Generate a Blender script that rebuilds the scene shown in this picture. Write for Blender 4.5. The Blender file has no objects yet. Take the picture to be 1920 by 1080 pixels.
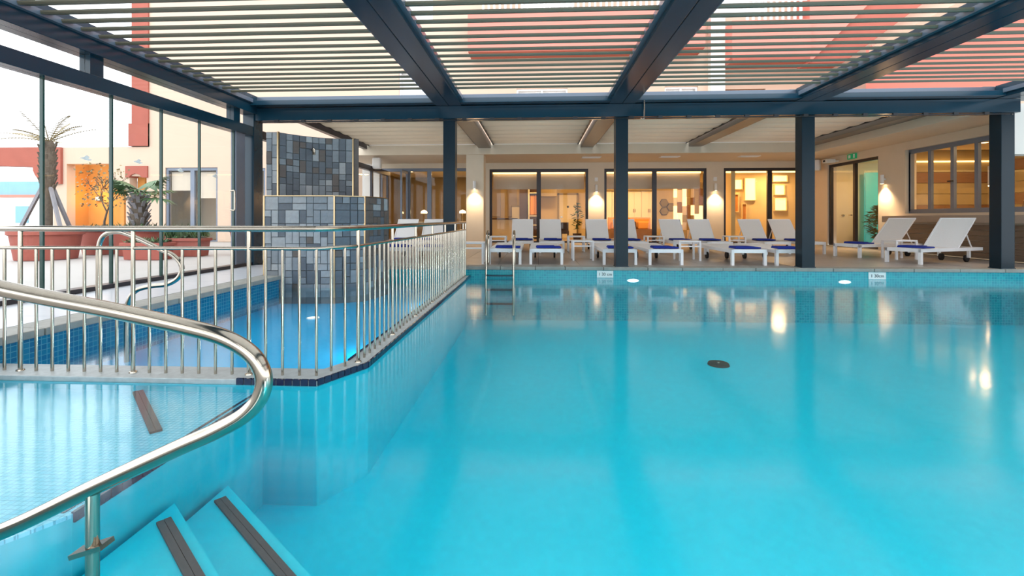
import bpy, bmesh, math, random
from mathutils import Vector, Matrix
random.seed(7)
R = math.radians
scene = bpy.context.scene
C = scene.collection

# ------------------------------------------------------------------ camera, sky, exposure
cam_d = bpy.data.cameras.new('camera'); cam = bpy.data.objects.new('camera', cam_d); C.objects.link(cam)
cam.location = (0, 0, 0.9); cam.rotation_euler = (R(90), 0, R(3.0))
cam_d.sensor_width = 36; cam_d.lens = 880 / 1920 * 36; cam_d.shift_y = -130 / 1920
cam_d.clip_start = 0.05; cam_d.clip_end = 300
scene.camera = cam
SKY = 3.3
world = bpy.data.worlds.new('sky'); scene.world = world; world.use_nodes = True
bg = world.node_tree.nodes['Background']; bg.inputs[0].default_value = (0.90, 0.95, 1.0, 1); bg.inputs[1].default_value = SKY
scene.view_settings.view_transform = 'Standard'; scene.view_settings.look = 'None'
scene.view_settings.exposure = 0.0; scene.view_settings.gamma = 1.0
scene.view_settings.use_curve_mapping = False
cy = scene.cycles
cy.use_denoising = True; cy.caustics_reflective = False; cy.caustics_refractive = False
cy.max_bounces = 9; cy.diffuse_bounces = 4; cy.glossy_bounces = 4; cy.transparent_max_bounces = 20
cy.sample_clamp_indirect = 6.0

# ------------------------------------------------------------------ materials
def mat(name, col, rough=0.5, metal=0.0, var=0.0, scale=6.0, bump=0.0, emit=None, estr=0.0, spec=0.5, stretch=None):
    m = bpy.data.materials.new(name); m.use_nodes = True
    nt = m.node_tree; b = nt.nodes['Principled BSDF']
    b.inputs['Base Color'].default_value = (*col, 1); b.inputs['Roughness'].default_value = rough
    b.inputs['Metallic'].default_value = metal; b.inputs['Specular IOR Level'].default_value = spec
    if emit:
        b.inputs['Emission Color'].default_value = (*emit, 1); b.inputs['Emission Strength'].default_value = estr
    if var or bump:
        tc = nt.nodes.new('ShaderNodeTexCoord'); mp = nt.nodes.new('ShaderNodeMapping')
        nz = nt.nodes.new('ShaderNodeTexNoise'); nz.inputs['Scale'].default_value = scale; nz.inputs['Detail'].default_value = 5
        if stretch: mp.inputs['Scale'].default_value = stretch
        nt.links.new(tc.outputs['Object'], mp.inputs['Vector']); nt.links.new(mp.outputs[0], nz.inputs['Vector'])
        if var:
            r = nt.nodes.new('ShaderNodeMixRGB'); r.blend_type = 'MIX'
            r.inputs[1].default_value = (*[c * (1 - var) for c in col], 1)
            r.inputs[2].default_value = (*[min(1, c * (1 + var)) for c in col], 1)
            nt.links.new(nz.outputs['Fac'], r.inputs[0]); nt.links.new(r.outputs[0], b.inputs['Base Color'])
        if bump:
            bp = nt.nodes.new('ShaderNodeBump'); bp.inputs['Strength'].default_value = bump; bp.inputs['Distance'].default_value = 0.02
            nt.links.new(nz.outputs['Fac'], bp.inputs['Height']); nt.links.new(bp.outputs[0], b.inputs['Normal'])
    return m

def mosaic(name, c1, c2, grout, size, axes, rough=0.25):
    """small glass mosaic; axes = the two world axes the surface lies in"""
    m = bpy.data.materials.new(name); m.use_nodes = True
    nt = m.node_tree; b = nt.nodes['Principled BSDF']; b.inputs['Roughness'].default_value = rough
    g = nt.nodes.new('ShaderNodeNewGeometry'); s = nt.nodes.new('ShaderNodeSeparateXYZ'); cb = nt.nodes.new('ShaderNodeCombineXYZ')
    nt.links.new(g.outputs['Position'], s.inputs[0])
    nt.links.new(s.outputs[axes[0]], cb.inputs[0]); nt.links.new(s.outputs[axes[1]], cb.inputs[1])
    br = nt.nodes.new('ShaderNodeTexBrick'); br.offset = 0.0
    br.inputs['Color1'].default_value = (*c1, 1); br.inputs['Color2'].default_value = (*c2, 1); br.inputs['Mortar'].default_value = (*grout, 1)
    br.inputs['Scale'].default_value = 1.0; br.inputs['Mortar Size'].default_value = size * 0.06
    br.inputs['Brick Width'].default_value = size; br.inputs['Row Height'].default_value = size
    nt.links.new(cb.outputs[0], br.inputs['Vector']); nt.links.new(br.outputs['Color'], b.inputs['Base Color'])
    return m

def glassy(name, tint=(1, 1, 1), ior=1.45, rough=0.0, wave=None, gcol=(1, 1, 1)):
    m = bpy.data.materials.new(name); m.use_nodes = True
    nt = m.node_tree; nt.nodes.remove(nt.nodes['Principled BSDF']); out = nt.nodes['Material Output']
    t = nt.nodes.new('ShaderNodeBsdfTransparent'); t.inputs[0].default_value = (*tint, 1)
    gl = nt.nodes.new('ShaderNodeBsdfGlossy'); gl.inputs['Roughness'].default_value = rough; gl.inputs[0].default_value = (*gcol, 1)
    f = nt.nodes.new('ShaderNodeFresnel'); f.inputs['IOR'].default_value = ior
    bk = nt.nodes.new('ShaderNodeNewGeometry'); mi = nt.nodes.new('ShaderNodeMix'); mi.data_type = 'FLOAT'   # the same index from both sides of a thin pane
    mi.inputs['A'].default_value = ior; mi.inputs['B'].default_value = 1 / ior
    nt.links.new(bk.outputs['Backfacing'], mi.inputs['Factor']); nt.links.new(mi.outputs['Result'], f.inputs['IOR'])
    mx = nt.nodes.new('ShaderNodeMixShader')
    nt.links.new(f.outputs[0], mx.inputs[0]); nt.links.new(t.outputs[0], mx.inputs[1]); nt.links.new(gl.outputs[0], mx.inputs[2])
    nt.links.new(mx.outputs[0], out.inputs['Surface'])
    if wave:
        g = nt.nodes.new('ShaderNodeNewGeometry'); nz = nt.nodes.new('ShaderNodeTexNoise')
        nz.inputs['Scale'].default_value = wave[0]; nz.inputs['Detail'].default_value = 3
        bp = nt.nodes.new('ShaderNodeBump'); bp.inputs['Strength'].default_value = wave[1]; bp.inputs['Distance'].default_value = 0.05
        nt.links.new(g.outputs['Position'], nz.inputs['Vector']); nt.links.new(nz.outputs['Fac'], bp.inputs['Height'])
        nt.links.new(bp.outputs[0], gl.inputs['Normal']); nt.links.new(bp.outputs[0], f.inputs['Normal'])
    return m

M = {
 'steel_blue': mat('anthracite_paint', (0.004, 0.030, 0.052), 0.2, 0.0, 0.15, 3, spec=0.45),
 'post_paint': mat('anthracite_post_paint', (0.004, 0.017, 0.027), 0.3, 0.0, 0.15, 3, spec=0.22),
 'awning_beam': mat('grey_brown_paint', (0.20, 0.17, 0.14), 0.4, 0, 0.1, 3),
 'slat': mat('louvre_paint', (0.10, 0.092, 0.062), 0.5, 0, 0.08, 4),
 'louvre_frame': mat('louvre_frame_paint', (0.10, 0.13, 0.17), 0.25, 0.2, 0.1, 3),
 'fabric': mat('awning_fabric', (0.72, 0.66, 0.56), 0.8, 0, 0.06, 2),
 'chrome': mat('polished_steel', (0.44, 0.39, 0.32), 0.14, 1.0, 0.08, 9),
 'white_metal': mat('white_powder_coat', (0.92, 0.92, 0.94), 0.35, 0, 0.03, 5),
 'sling': mat('white_sling', (0.92, 0.92, 0.93), 0.7, 0, 0.04, 40, 0.1),
 'towel': mat('blue_towel', (0.008, 0.03, 0.30), 0.9, 0, 0.25, 60, 0.3),
 'rubber': mat('black_rubber', (0.01, 0.01, 0.012), 0.6, 0, 0.2, 8),
 'cream': mat('cream_render', (0.70, 0.60, 0.47), 0.8, 0, 0.05, 3, 0.06),
 'white_wall': mat('white_render', (0.80, 0.77, 0.72), 0.8, 0, 0.04, 3, 0.05),
 'peach': mat('peach_render', (0.60, 0.44, 0.335), 0.85, 0, 0.04, 0.8, 0.05),
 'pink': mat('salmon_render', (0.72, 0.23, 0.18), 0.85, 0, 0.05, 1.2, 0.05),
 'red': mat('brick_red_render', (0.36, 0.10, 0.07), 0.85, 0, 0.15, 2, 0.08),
 'orange': mat('orange_render', (0.62, 0.27, 0.06), 0.85, 0, 0.06, 2),
 'deck_tile': mat('grey_beige_porcelain', (0.40, 0.36, 0.33), 0.33, 0, 0.16, 4),
 'grout': mat('dark_grout', (0.16, 0.15, 0.14), 0.8, 0, 0.1, 9),
 'patio': mat('pale_patio', (0.42, 0.40, 0.38), 0.6, 0, 0.08, 5, stretch=(0.4, 4, 1)),
 'coping': mat('coping_stone', (0.30, 0.30, 0.27), 0.55, 0, 0.35, 7, 0.25),
 'left_deck': mat('pale_wet_stone', (0.60, 0.62, 0.66), 0.3, 0, 0.1, 6, stretch=(1, 4, 1)),
 'dark_frame': mat('dark_bronze_frame', (0.035, 0.03, 0.035), 0.35, 0.3, 0.1, 6),
 'grey_frame': mat('blue_grey_frame', (0.16, 0.19, 0.25), 0.35, 0.1, 0.1, 6),
 'glass': glassy('window_glass', (0.985, 0.99, 0.985), 1.25),
 'glass_edge': mat('glass_edge', (0.02, 0.06, 0.05), 0.1, 0, 0.2, 20),
 'slate_a': mat('slate_tile_dark', (0.095, 0.11, 0.13), 0.5, 0, 0.3, 14, 0.4),
 'slate_b': mat('slate_tile_grey', (0.20, 0.22, 0.24), 0.5, 0, 0.3, 14, 0.4),
 'slate_c': mat('slate_tile_pale', (0.32, 0.33, 0.34), 0.5, 0, 0.25, 14, 0.4),
 'slate_d': mat('slate_tile_brown', (0.105, 0.085, 0.075), 0.5, 0, 0.3, 14, 0.4),
 'mortar': mat('slate_mortar', (0.10, 0.105, 0.11), 0.8, 0, 0.2, 20),
 'brass': mat('brass_trim', (0.50, 0.37, 0.21), 0.3, 1.0, 0.1, 10),
 'plastic_white': mat('white_plastic', (0.82, 0.81, 0.80), 0.45, 0, 0.03, 8),
 'terracotta': mat('terracotta', (0.34, 0.085, 0.06), 0.75, 0, 0.15, 6, 0.1),
 'soil': mat('soil', (0.06, 0.04, 0.03), 0.95, 0, 0.4, 30),
 'leaf': mat('palm_leaf', (0.06, 0.13, 0.045), 0.5, 0, 0.4, 8),
 'leaf_dry': mat('dry_leaf', (0.26, 0.20, 0.10), 0.7, 0, 0.35, 8),
 'bark': mat('bark', (0.13, 0.10, 0.075), 0.9, 0, 0.4, 20, 0.6),
 'stake': mat('grey_stake', (0.26, 0.25, 0.27), 0.8, 0, 0.2, 10),
 'warm_wall': mat('warm_interior_paint', (0.80, 0.62, 0.32), 0.8, 0, 0.04, 3),
 'pale_wall': mat('pale_interior_paint', (0.84, 0.74, 0.52), 0.8, 0, 0.04, 3),
 'tan_panel': mat('tan_panel', (0.34, 0.25, 0.11), 0.6, 0, 0.15, 5),
 'wood': mat('brown_wood', (0.22, 0.11, 0.05), 0.5, 0, 0.3, 6, stretch=(1, 1, 8)),
 'dark_wood': mat('dark_wood', (0.07, 0.035, 0.02), 0.5, 0, 0.3, 6),
 'int_floor': mat('interior_floor', (0.30, 0.22, 0.13), 0.35, 0, 0.15, 5),
 'lamp_warm': mat('warm_lamp', (1, 0.8, 0.5), 0.5, 0, emit=(1.0, 0.66, 0.30), estr=9.0),
 'lamp_bright': mat('bright_warm_lamp', (1, 0.8, 0.5), 0.5, 0, emit=(1.0, 0.70, 0.40), estr=45.0),
 'strip_warm': mat('warm_light_strip', (1, 0.8, 0.5), 0.5, 0, emit=(1.0, 0.62, 0.22), estr=3.2),
 'lit_panel': mat('lit_panel', (1, 0.85, 0.6), 0.5, 0, emit=(1.0, 0.68, 0.30), estr=1.3),
 'pool_lamp': mat('pool_lamp_lens', (1, 1, 1), 0.3, 0, emit=(1, 1, 1), estr=2.5),
 'navy': mat('navy_tile', (0.004, 0.009, 0.045), 0.12, 0, 0.3, 40),
 'strip_brown': mat('brown_antislip_tile', (0.11, 0.075, 0.075), 0.6, 0, 0.25, 40),
 'curb': mat('pale_curb_stone', (0.42, 0.46, 0.46), 0.4, 0, 0.3, 18, 0.2),
 'drain': mat('dark_drain', (0.006, 0.02, 0.024), 0.7, 0, 0.3, 20),
 'sign_white': mat('sign_white', (0.85, 0.88, 0.86), 0.4, 0, 0.03, 9),
 'ink': mat('sign_ink', (0.02, 0.03, 0.04), 0.5, 0, 0.05, 9),
 'exit_green': mat('exit_sign_green', (0.0, 0.16, 0.06), 0.4, 0, emit=(0.0, 0.25, 0.09), estr=0.5),
 'brown_tile': mat('brown_stone_band', (0.19, 0.135, 0.10), 0.5, 0, 0.25, 8, 0.2, stretch=(1, 1, 6)),
 'ledge': mat('taupe_ledge', (0.36, 0.29, 0.24), 0.6, 0, 0.1, 6),
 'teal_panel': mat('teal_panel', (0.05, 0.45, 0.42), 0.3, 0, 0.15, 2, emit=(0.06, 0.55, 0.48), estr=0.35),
 'blue_band': mat('blue_glass_band', (0.20, 0.42, 0.52), 0.3, 0, 0.1, 2),
 'blind': mat('roller_blind', (0.62, 0.52, 0.42), 0.8, 0, 0.05, 5),
 'cloth': mat('white_cloth', (0.88, 0.88, 0.90), 0.85, 0, 0.03, 8),
 'pool_floor': mosaic('pool_floor_mosaic', (0.001, 0.60, 0.77), (0.001, 0.64, 0.81), (0.002, 0.62, 0.78), 0.05, (0, 1)),
 'pool_side_x': mosaic('pool_side_mosaic', (0.004, 0.28, 0.37), (0.008, 0.40, 0.46), (0.06, 0.48, 0.54), 0.045, (0, 2)),
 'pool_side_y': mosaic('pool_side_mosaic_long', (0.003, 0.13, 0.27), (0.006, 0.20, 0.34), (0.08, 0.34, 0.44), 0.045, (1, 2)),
 'paddling_floor': mosaic('paddling_floor_mosaic', (0.002, 0.46, 0.88), (0.003, 0.50, 0.92), (0.01, 0.49, 0.9), 0.05, (0, 1)),
 'pool_side_main': mosaic('divider_mosaic', (0.002, 0.44, 0.57), (0.003, 0.48, 0.61), (0.01, 0.46, 0.58), 0.05, (1, 2)),
 'ledge_mosaic': mosaic('ledge_mosaic', (0.12, 0.55, 0.74), (0.20, 0.62, 0.78), (0.04, 0.34, 0.50), 0.028, (0, 1)),
 'water': glassy('pool_water', (0.84, 0.99, 1.0), 1.25, 0.11, (2.2, 0.04)),
}

nt = M['fabric'].node_tree; b_ = nt.nodes['Principled BSDF']; tr_ = nt.nodes.new('ShaderNodeBsdfTranslucent'); tr_.inputs[0].default_value = (0.72, 0.66, 0.56, 1)
mx_ = nt.nodes.new('ShaderNodeMixShader'); mx_.inputs[0].default_value = 0.4
nt.links.new(b_.outputs[0], mx_.inputs[1]); nt.links.new(tr_.outputs[0], mx_.inputs[2]); nt.links.new(mx_.outputs[0], nt.nodes['Material Output'].inputs['Surface'])

# ------------------------------------------------------------------ geometry helpers
class MB:
    def __init__(s): s.v = []; s.f = []
    def add(s, vs, fs):
        n = len(s.v); s.v += [tuple(v) for v in vs]; s.f += [tuple(i + n for i in f) for f in fs]; return s
    def box(s, x0, x1, y0, y1, z0, z1):
        x0, x1 = sorted((x0, x1)); y0, y1 = sorted((y0, y1)); z0, z1 = sorted((z0, z1))
        return s.add([(x0,y0,z0),(x1,y0,z0),(x1,y1,z0),(x0,y1,z0),(x0,y0,z1),(x1,y0,z1),(x1,y1,z1),(x0,y1,z1)],
                     [(3,2,1,0),(4,5,6,7),(0,1,5,4),(1,2,6,5),(2,3,7,6),(3,0,4,7)])
    def prism(s, poly, a, b, axis=2):
        n = len(poly)
        def pt(p, h):
            return (p[0], p[1], h) if axis == 2 else ((p[0], h, p[1]) if axis == 1 else (h, p[0], p[1]))
        vs = [pt(p, a) for p in poly] + [pt(p, b) for p in poly]
        fs = [tuple(range(n))[::-1], tuple(range(n, 2 * n))] + [(i, (i + 1) % n, n + (i + 1) % n, n + i) for i in range(n)]
        return s.add(vs, fs)
    def bar(s, p, q, w, h=None):
        """rectangular bar from p to q"""
        h = h or w; p = Vector(p); q = Vector(q); d = (q - p).normalized()
        up = Vector((0, 0, 1)) if abs(d.z) < 0.95 else Vector((0, 1, 0))
        a = d.cross(up).normalized() * w / 2; b = a.cross(d).normalized() * h / 2
        vs = [p - a - b, p + a - b, p + a + b, p - a + b, q - a - b, q + a - b, q + a + b, q - a + b]
        return s.add(vs, [(3,2,1,0),(4,5,6,7),(0,1,5,4),(1,2,6,5),(2,3,7,6),(3,0,4,7)])
    def tube(s, pts, r, seg=12, close=True):
        pts = [Vector(p) for p in pts]; n = len(pts); rs = r if isinstance(r, (list, tuple)) else [r] * n
        t0 = (pts[1] - pts[0]).normalized(); ref = Vector((0, 0, 1)) if abs(t0.z) < 0.9 else Vector((1, 0, 0))
        nrm = t0.cross(ref).normalized(); vs = []
        for i, p in enumerate(pts):
            t = (pts[min(i + 1, n - 1)] - pts[max(i - 1, 0)]).normalized()
            nrm = (nrm - t * nrm.dot(t)).normalized(); bn = t.cross(nrm)
            for k in range(seg):
                a = 2 * math.pi * k / seg; vs.append(p + (nrm * math.cos(a) + bn * math.sin(a)) * rs[i])
        fs = [(i*seg+k, i*seg+(k+1)%seg, (i+1)*seg+(k+1)%seg, (i+1)*seg+k) for i in range(n-1) for k in range(seg)]
        if close: fs += [tuple(range(seg))[::-1], tuple(range((n-1)*seg, n*seg))]
        return s.add(vs, fs)
    def lathe(s, prof, c=(0, 0, 0), seg=24):
        vs = []; n = len(prof)
        for k in range(seg):
            a = 2 * math.pi * k / seg
            for r, z in prof: vs.append((c[0] + r * math.cos(a), c[1] + r * math.sin(a), c[2] + z))
        fs = [(k*n+i, ((k+1)%seg)*n+i, ((k+1)%seg)*n+i+1, k*n+i+1) for k in range(seg) for i in range(n-1)]
        return s.add(vs, fs)
    def mesh(s, name, m, smooth=False):
        me = bpy.data.meshes.new(name); me.from_pydata(s.v, [], s.f)
        bm = bmesh.new(); bm.from_mesh(me); bmesh.ops.recalc_face_normals(bm, faces=bm.faces); bm.to_mesh(me); bm.free()
        if smooth:
            me.polygons.foreach_set('use_smooth', [True] * len(me.polygons))
            me.set_sharp_from_angle(angle=R(50))
        me.materials.append(M[m] if isinstance(m, str) else m); return me

def tag(o, label=None, cat=None, group=None, kind=None):
    if label: o['label'] = label
    if cat: o['category'] = cat
    if group: o['group'] = group
    if kind: o['kind'] = kind
    return o
def link(name, me, parent=None, loc=(0, 0, 0), rz=0.0):
    o = bpy.data.objects.new(name, me); C.objects.link(o); o.parent = parent; o.location = loc; o.rotation_euler = (0, 0, rz); return o
def root(name, loc=(0, 0, 0), rz=0.0): return link(name, None, None, loc, rz)
def part(name, mb, m, parent, smooth=False, bevel=0.0, label=None):
    """mesh given in world coordinates, parented to a thing (or to a part) that is not rotated"""
    off = Vector((0, 0, 0)); p = parent
    while p is not None: off += p.location; p = p.parent
    o = link(name, mb.mesh(name, m, smooth), parent, -off)
    if bevel: bev(o, bevel)
    if label: o['label'] = label
    return o
def bev(o, w, seg=2):
    b = o.modifiers.new('edge', 'BEVEL'); b.width = w; b.segments = seg; b.limit_method = 'ANGLE'; return o
def solo(name, mb, m, label, cat, group=None, kind=None, smooth=False, bevel=0.0):
    o = link(name, mb.mesh(name, m, smooth)); tag(o, label, cat, group, kind)
    if bevel: bev(o, bevel)
    return o
def struct(name, mb, m, label=None, smooth=False, bevel=0.0):
    o = link(name, mb.mesh(name, m, smooth) if mb else None)
    tag(o, label, None, None, 'structure')
    if bevel: bev(o, bevel)
    return o
def copy_tree(o, parent=None):
    c = o.copy(); C.objects.link(c); c.parent = parent
    for ch in list(o.children): copy_tree(ch, c)
    return c
def spline(pts, n=8):
    """Catmull-Rom through points"""
    P = [Vector(p) for p in pts]; P = [P[0] * 2 - P[1]] + P + [P[-1] * 2 - P[-2]]; out = []
    for i in range(1, len(P) - 2):
        for k in range(n):
            t = k / n; a, b, c, d = P[i-1], P[i], P[i+1], P[i+2]
            out.append(0.5 * ((2*b) + (c - a) * t + (2*a - 5*b + 4*c - d) * t*t + (3*b - a - 3*c + d) * t**3))
    out.append(P[-2]); return out
def wall_x(mb, x0, x1, z0, z1, y0, y1, holes):
    """wall along x with rectangular holes (hx0, hx1, hz0, hz1)"""
    xs = sorted({x0, x1, *[h[0] for h in holes], *[h[1] for h in holes]})
    for a, b in zip(xs, xs[1:]):
        hs = sorted([h for h in holes if h[0] <= a + 1e-6 and h[1] >= b - 1e-6], key=lambda h: h[2]); z = z0
        for h in hs:
            if h[2] > z + 1e-4: mb.box(a, b, y0, y1, z, h[2])
            z = max(z, h[3])
        if z < z1 - 1e-4: mb.box(a, b, y0, y1, z, z1)
    return mb
def wall_y(mb, y0, y1, z0, z1, x0, x1, holes):
    t = wall_x(MB(), y0, y1, z0, z1, x0, x1, holes)
    return mb.add([(v[1], v[0], v[2]) for v in t.v], [f[::-1] for f in t.f])
def lamp(name, kind, loc, power, col, parent=None, size=0.2, rot=None, spot=None, blend=0.6):
    l = bpy.data.lights.new(name, kind); l.energy = power; l.color = col
    if kind == 'AREA': l.shape = 'DISK'; l.size = size
    else: l.shadow_soft_size = size
    if spot: l.spot_size = R(spot); l.spot_blend = blend
    o = bpy.data.objects.new(name, l); C.objects.link(o); o.location = loc; o.parent = parent
    if rot: o.rotation_euler = rot
    return o
WARM = (1.0, 0.62, 0.28)

# ------------------------------------------------------------------ ground, pool shell, decks
PZ = -1.0
WZ = -0.20                                   # water level; deck is at zero
XL, XR, YF, YN = -4.06, 9.4, 8.80, -0.6      # pool edges
struct('floor', MB().box(XL - 0.30, 10.0, YF + 0.28, 21.5, -0.3, -0.012), 'grout', 'grey tiled deck beyond the pool')
ground = struct('floor_patio', MB().box(-60, -5.7, -6, 60, -0.3, -0.01), 'patio', 'pale patio outside the glass wall')
fl = bpy.data.objects['floor']
T = 0.8
tile_me = MB().box(-T/2 + 0.004, T/2 - 0.004, -T/2 + 0.004, T/2 - 0.004, -0.03, 0).mesh('tile', 'deck_tile')
for i in range(20):
    for j in range(11):
        x = XL - 0.3 + T * (i + 0.5) - 1.2; y = YF + 0.28 + T * (j + 0.5)
        if x > 9.7 or x < -5.3: continue
        link('tile', tile_me, fl, (x, y, random.uniform(-0.0015, 0.0)))
# deck strip along the glass wall
ld = struct('floor_side', MB().box(-5.75, XL - 0.30, -3, YF + 0.28, -0.3, -0.012), 'grout', 'narrow wet stone deck beside the glass wall')
st_me = MB().box(-0.56, 0.56, -0.396, 0.396, -0.03, 0).mesh('tile', 'left_deck')
for j in range(14): link('tile', st_me, ld, (-4.94, -1.9 + 0.8 * j, 0))
# near deck with the cut corner by the steps
ND = MB().prism([(-5.75, -6), (XR + 1, -6), (XR + 1, YN), (-0.35, YN), (-4.06, 2.9), (-4.36, 3.1), (-5.75, 3.1)], -0.3, -0.035)
struct('floor_near', ND, 'patio', 'deck on the near side of the pool')

struct('pool_floor', MB().box(XL, XR, YN, YF, -1.12, PZ), 'pool_floor', 'turquoise mosaic floor of the main pool')
struct('pool_wall_far', MB().box(XL - 0.3, XR + 0.3, YF, YF + 0.28, -1.5, -0.06), 'pool_side_x', 'mosaic wall of the pool below the far coping')
struct('pool_wall_side', MB().box(XL - 0.30, XL, 2.6, 7.2, -1.5, -0.06), 'pool_side_y', 'mosaic wall of the paddling pool under the side coping')
struct('pool_wall_end', MB().box(XR, XR + 0.3, YN, YF, -1.5, -0.06), 'pool_side_y', 'mosaic end wall of the main pool')
struct('pool_wall_near', MB().box(-0.4, XR, YN - 0.3, YN, -1.5, -0.06), 'pool_side_x', 'mosaic near wall of the main pool')
struct('paddling_pool_floor', MB().box(XL, -1.40, 3.28, YF, -0.55, -0.45), 'paddling_floor', 'blue mosaic floor of the paddling pool')
# coping stones
cop = struct('trim_1', None, None, 'rough stone coping round the pool'); cop.location = (0, YF, 0)
x = XL - 0.3; k = 0
while x < XR + 0.3:
    w = random.uniform(0.55, 0.85)
    o = part('coping_stone', MB().box(x + 0.004, x + w - 0.004, YF - 0.035 + random.uniform(-.008, .008), YF + 0.275, -0.06, random.uniform(0.0, 0.004)), 'coping', cop, bevel=0.008); x += w
y = 7.2
while y > 3.15:
    w = random.uniform(0.6, 0.8)
    part('coping_stone', MB().box(XL - 0.298, XL + 0.03 + random.uniform(-.006, .006), y - w + 0.004, y - 0.004, -0.06, random.uniform(0.0, 0.004)), 'coping', cop, bevel=0.008); y -= w
# divider curb: straight run to the far edge, small splay at the corner, then across to the side coping
outer = [(-1.25, YF), (-1.25, 3.42), (-1.45, 3.03), (-4.06, 3.03)]
inner = [(-4.06, 3.28), (-1.52, 3.28), (-1.42, 3.48), (-1.42, YF)]
curb = struct('pool_divider', MB().prism(outer + inner, -1.1, -0.21), 'pool_side_main', 'low curb that parts the paddling pool from the main pool', bevel=0.006)
part('curb_top', MB().prism(outer + inner, -0.21, -0.172), 'curb', curb, bevel=0.006)
nv = MB().box(-0.024, 0.024, -0.008, 0.008, -0.03, 0.012).mesh('tile', 'navy')
def edge_tiles(a, b, parent, z, base=Vector((0, 0, 0)), pitch=0.053):
    a = Vector((*a, z)); b = Vector((*b, z)); d = b - a; n = int(d.length / pitch); ang = math.atan2(d.y, d.x)
    for i in range(n): link('tile', nv, parent, a + d * ((i + 0.5) / n) - base, ang)
for a, b in ((outer[0], outer[1]), (outer[1], outer[2]), (outer[2], (-2.0, 3.03)), ((-1.42, YF), (-1.42, 3.48))):
    edge_tiles(a, b, curb, -0.175)
# steps into the main pool, at 45 degrees
LP = [(-4.06, 3.03), (-1.82, 3.03), (-1.82, 1.75), (-2.2, 1.15), (-4.06, 2.9)]
ledge = struct('pool_step_1', MB().prism(LP, -1.1, -0.275), 'pool_side_main', 'shallow mosaic ledge at the head of the pool steps')
part('tread', MB().prism(LP, -0.275, -0.26), 'ledge_mosaic', ledge)
edge_tiles((-1.82, 3.03), (-1.82, 1.75), ledge, -0.265)
edge_tiles((-1.865, 3.03), (-1.865, 1.75), ledge, -0.269)
struct('pool_step_2', MB().prism([(-1.78, 2.22), (-0.36, 1.05), (-0.36, -0.6), (-0.34, -0.6), (-2.2, 1.15), (-1.78, 1.75)], -1.1, -0.50), 'pool_floor', 'second mosaic step under water')
struct('pool_step_3', MB().prism([(-1.78, 2.62), (0.0, 1.2), (0.0, -0.6), (-0.36, -0.6), (-0.36, 1.05), (-1.78, 2.22)], -1.1, -0.64), 'pool_floor', 'third mosaic step under water')
def strip(p, q, z, label):
    p = Vector((*p, z)); q = Vector((*q, z))
    r = root('antislip_strip', (p + q) / 2); tag(r, label, 'strip')
    d = (q - p).normalized(); n = Vector((-d.y, d.x, 0))
    for k, off in enumerate((-0.0145, 0.0145)):
        part('tile_row', MB().bar(p + n * off, q + n * off, 0.027, 0.012), 'strip_brown', r)
strip((-2.66, 3.0), (-2.06, 2.44), -0.254, 'brown ribbed anti-slip strip on the shallow ledge behind the handrail loop')
strip((-1.72, 2.08), (-1.0, 1.49), -0.494, 'short brown anti-slip strip on the step beside the handrail post')
strip((-1.73, 2.48), (-0.72, 1.68), -0.634, 'long dark anti-slip strip on the deeper pool step')
# water
mw = MB(); mw.add([(-1.25, YF, WZ), (-1.25, 3.42, WZ), (-1.45, 3.03, WZ), (-4.06, 3.03, WZ), (-4.06, 2.9, WZ), (-0.35, YN, WZ), (XR, YN, WZ), (XR, YF, WZ)], [tuple(range(8))])
tag(link('pool_water', mw.mesh('pool_water', 'water')), 'clear turquoise water filling the main pool', 'water', kind='stuff')
pw = MB(); pw.add([(XL, 3.28, WZ), (-1.52, 3.28, WZ), (-1.42, 3.48, WZ), (-1.42, YF, WZ), (XL, YF, WZ)], [tuple(range(5))])
tag(link('paddling_pool_water', pw.mesh('paddling_pool_water', 'water')), 'clear blue water in the paddling pool behind the railing', 'water', kind='stuff')
# drain, lights, depth signs
DX, DY = 2.36, 6.23
dr = root('main_drain', (DX, DY, PZ)); tag(dr, 'round dark drain cover on the floor of the pool', 'drain')
part('cover', MB().lathe([(0.0, 0.03), (0.125, 0.028), (0.135, 0.0)], (DX, DY, PZ), 28), 'drain', dr, True)
part('screw', MB().lathe([(0.0, 0.036), (0.015, 0.034), (0.018, 0.02)], (DX, DY, PZ), 10), 'chrome', dr, True)
def pool_light(x, y, label, flat):
    z = -0.245 if not flat else -0.448
    r = root('pool_light', (x, y, z)); tag(r, label, 'pool light', 'white pool lights')
    if flat:
        part('lens', MB().lathe([(0.0, 0.012), (0.06, 0.008), (0.075, 0.0)], (x, y, z), 20), 'pool_lamp', r, True)
        part('rim', MB().lathe([(0.073, 0.0), (0.073, 0.012), (0.085, 0.010), (0.085, 0.0)], (x, y, z), 20), 'plastic_white', r, True)
    else:
        oval = lambda a, b: [(x + a * math.cos(t * math.pi / 12), z + b * math.sin(t * math.pi / 12)) for t in range(24)]
        part('lens', MB().prism(oval(0.10, 0.028), y, y - 0.03, 1), 'pool_lamp', r)
        part('rim', MB().prism(oval(0.112, 0.036), y, y - 0.02, 1), 'plastic_white', r)
pool_light(1.78, YF, 'oval white pool light on the far wall near the pool ladder', False)
pool_light(5.56, YF, 'oval white pool light on the far wall towards the folding window', False)
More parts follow.
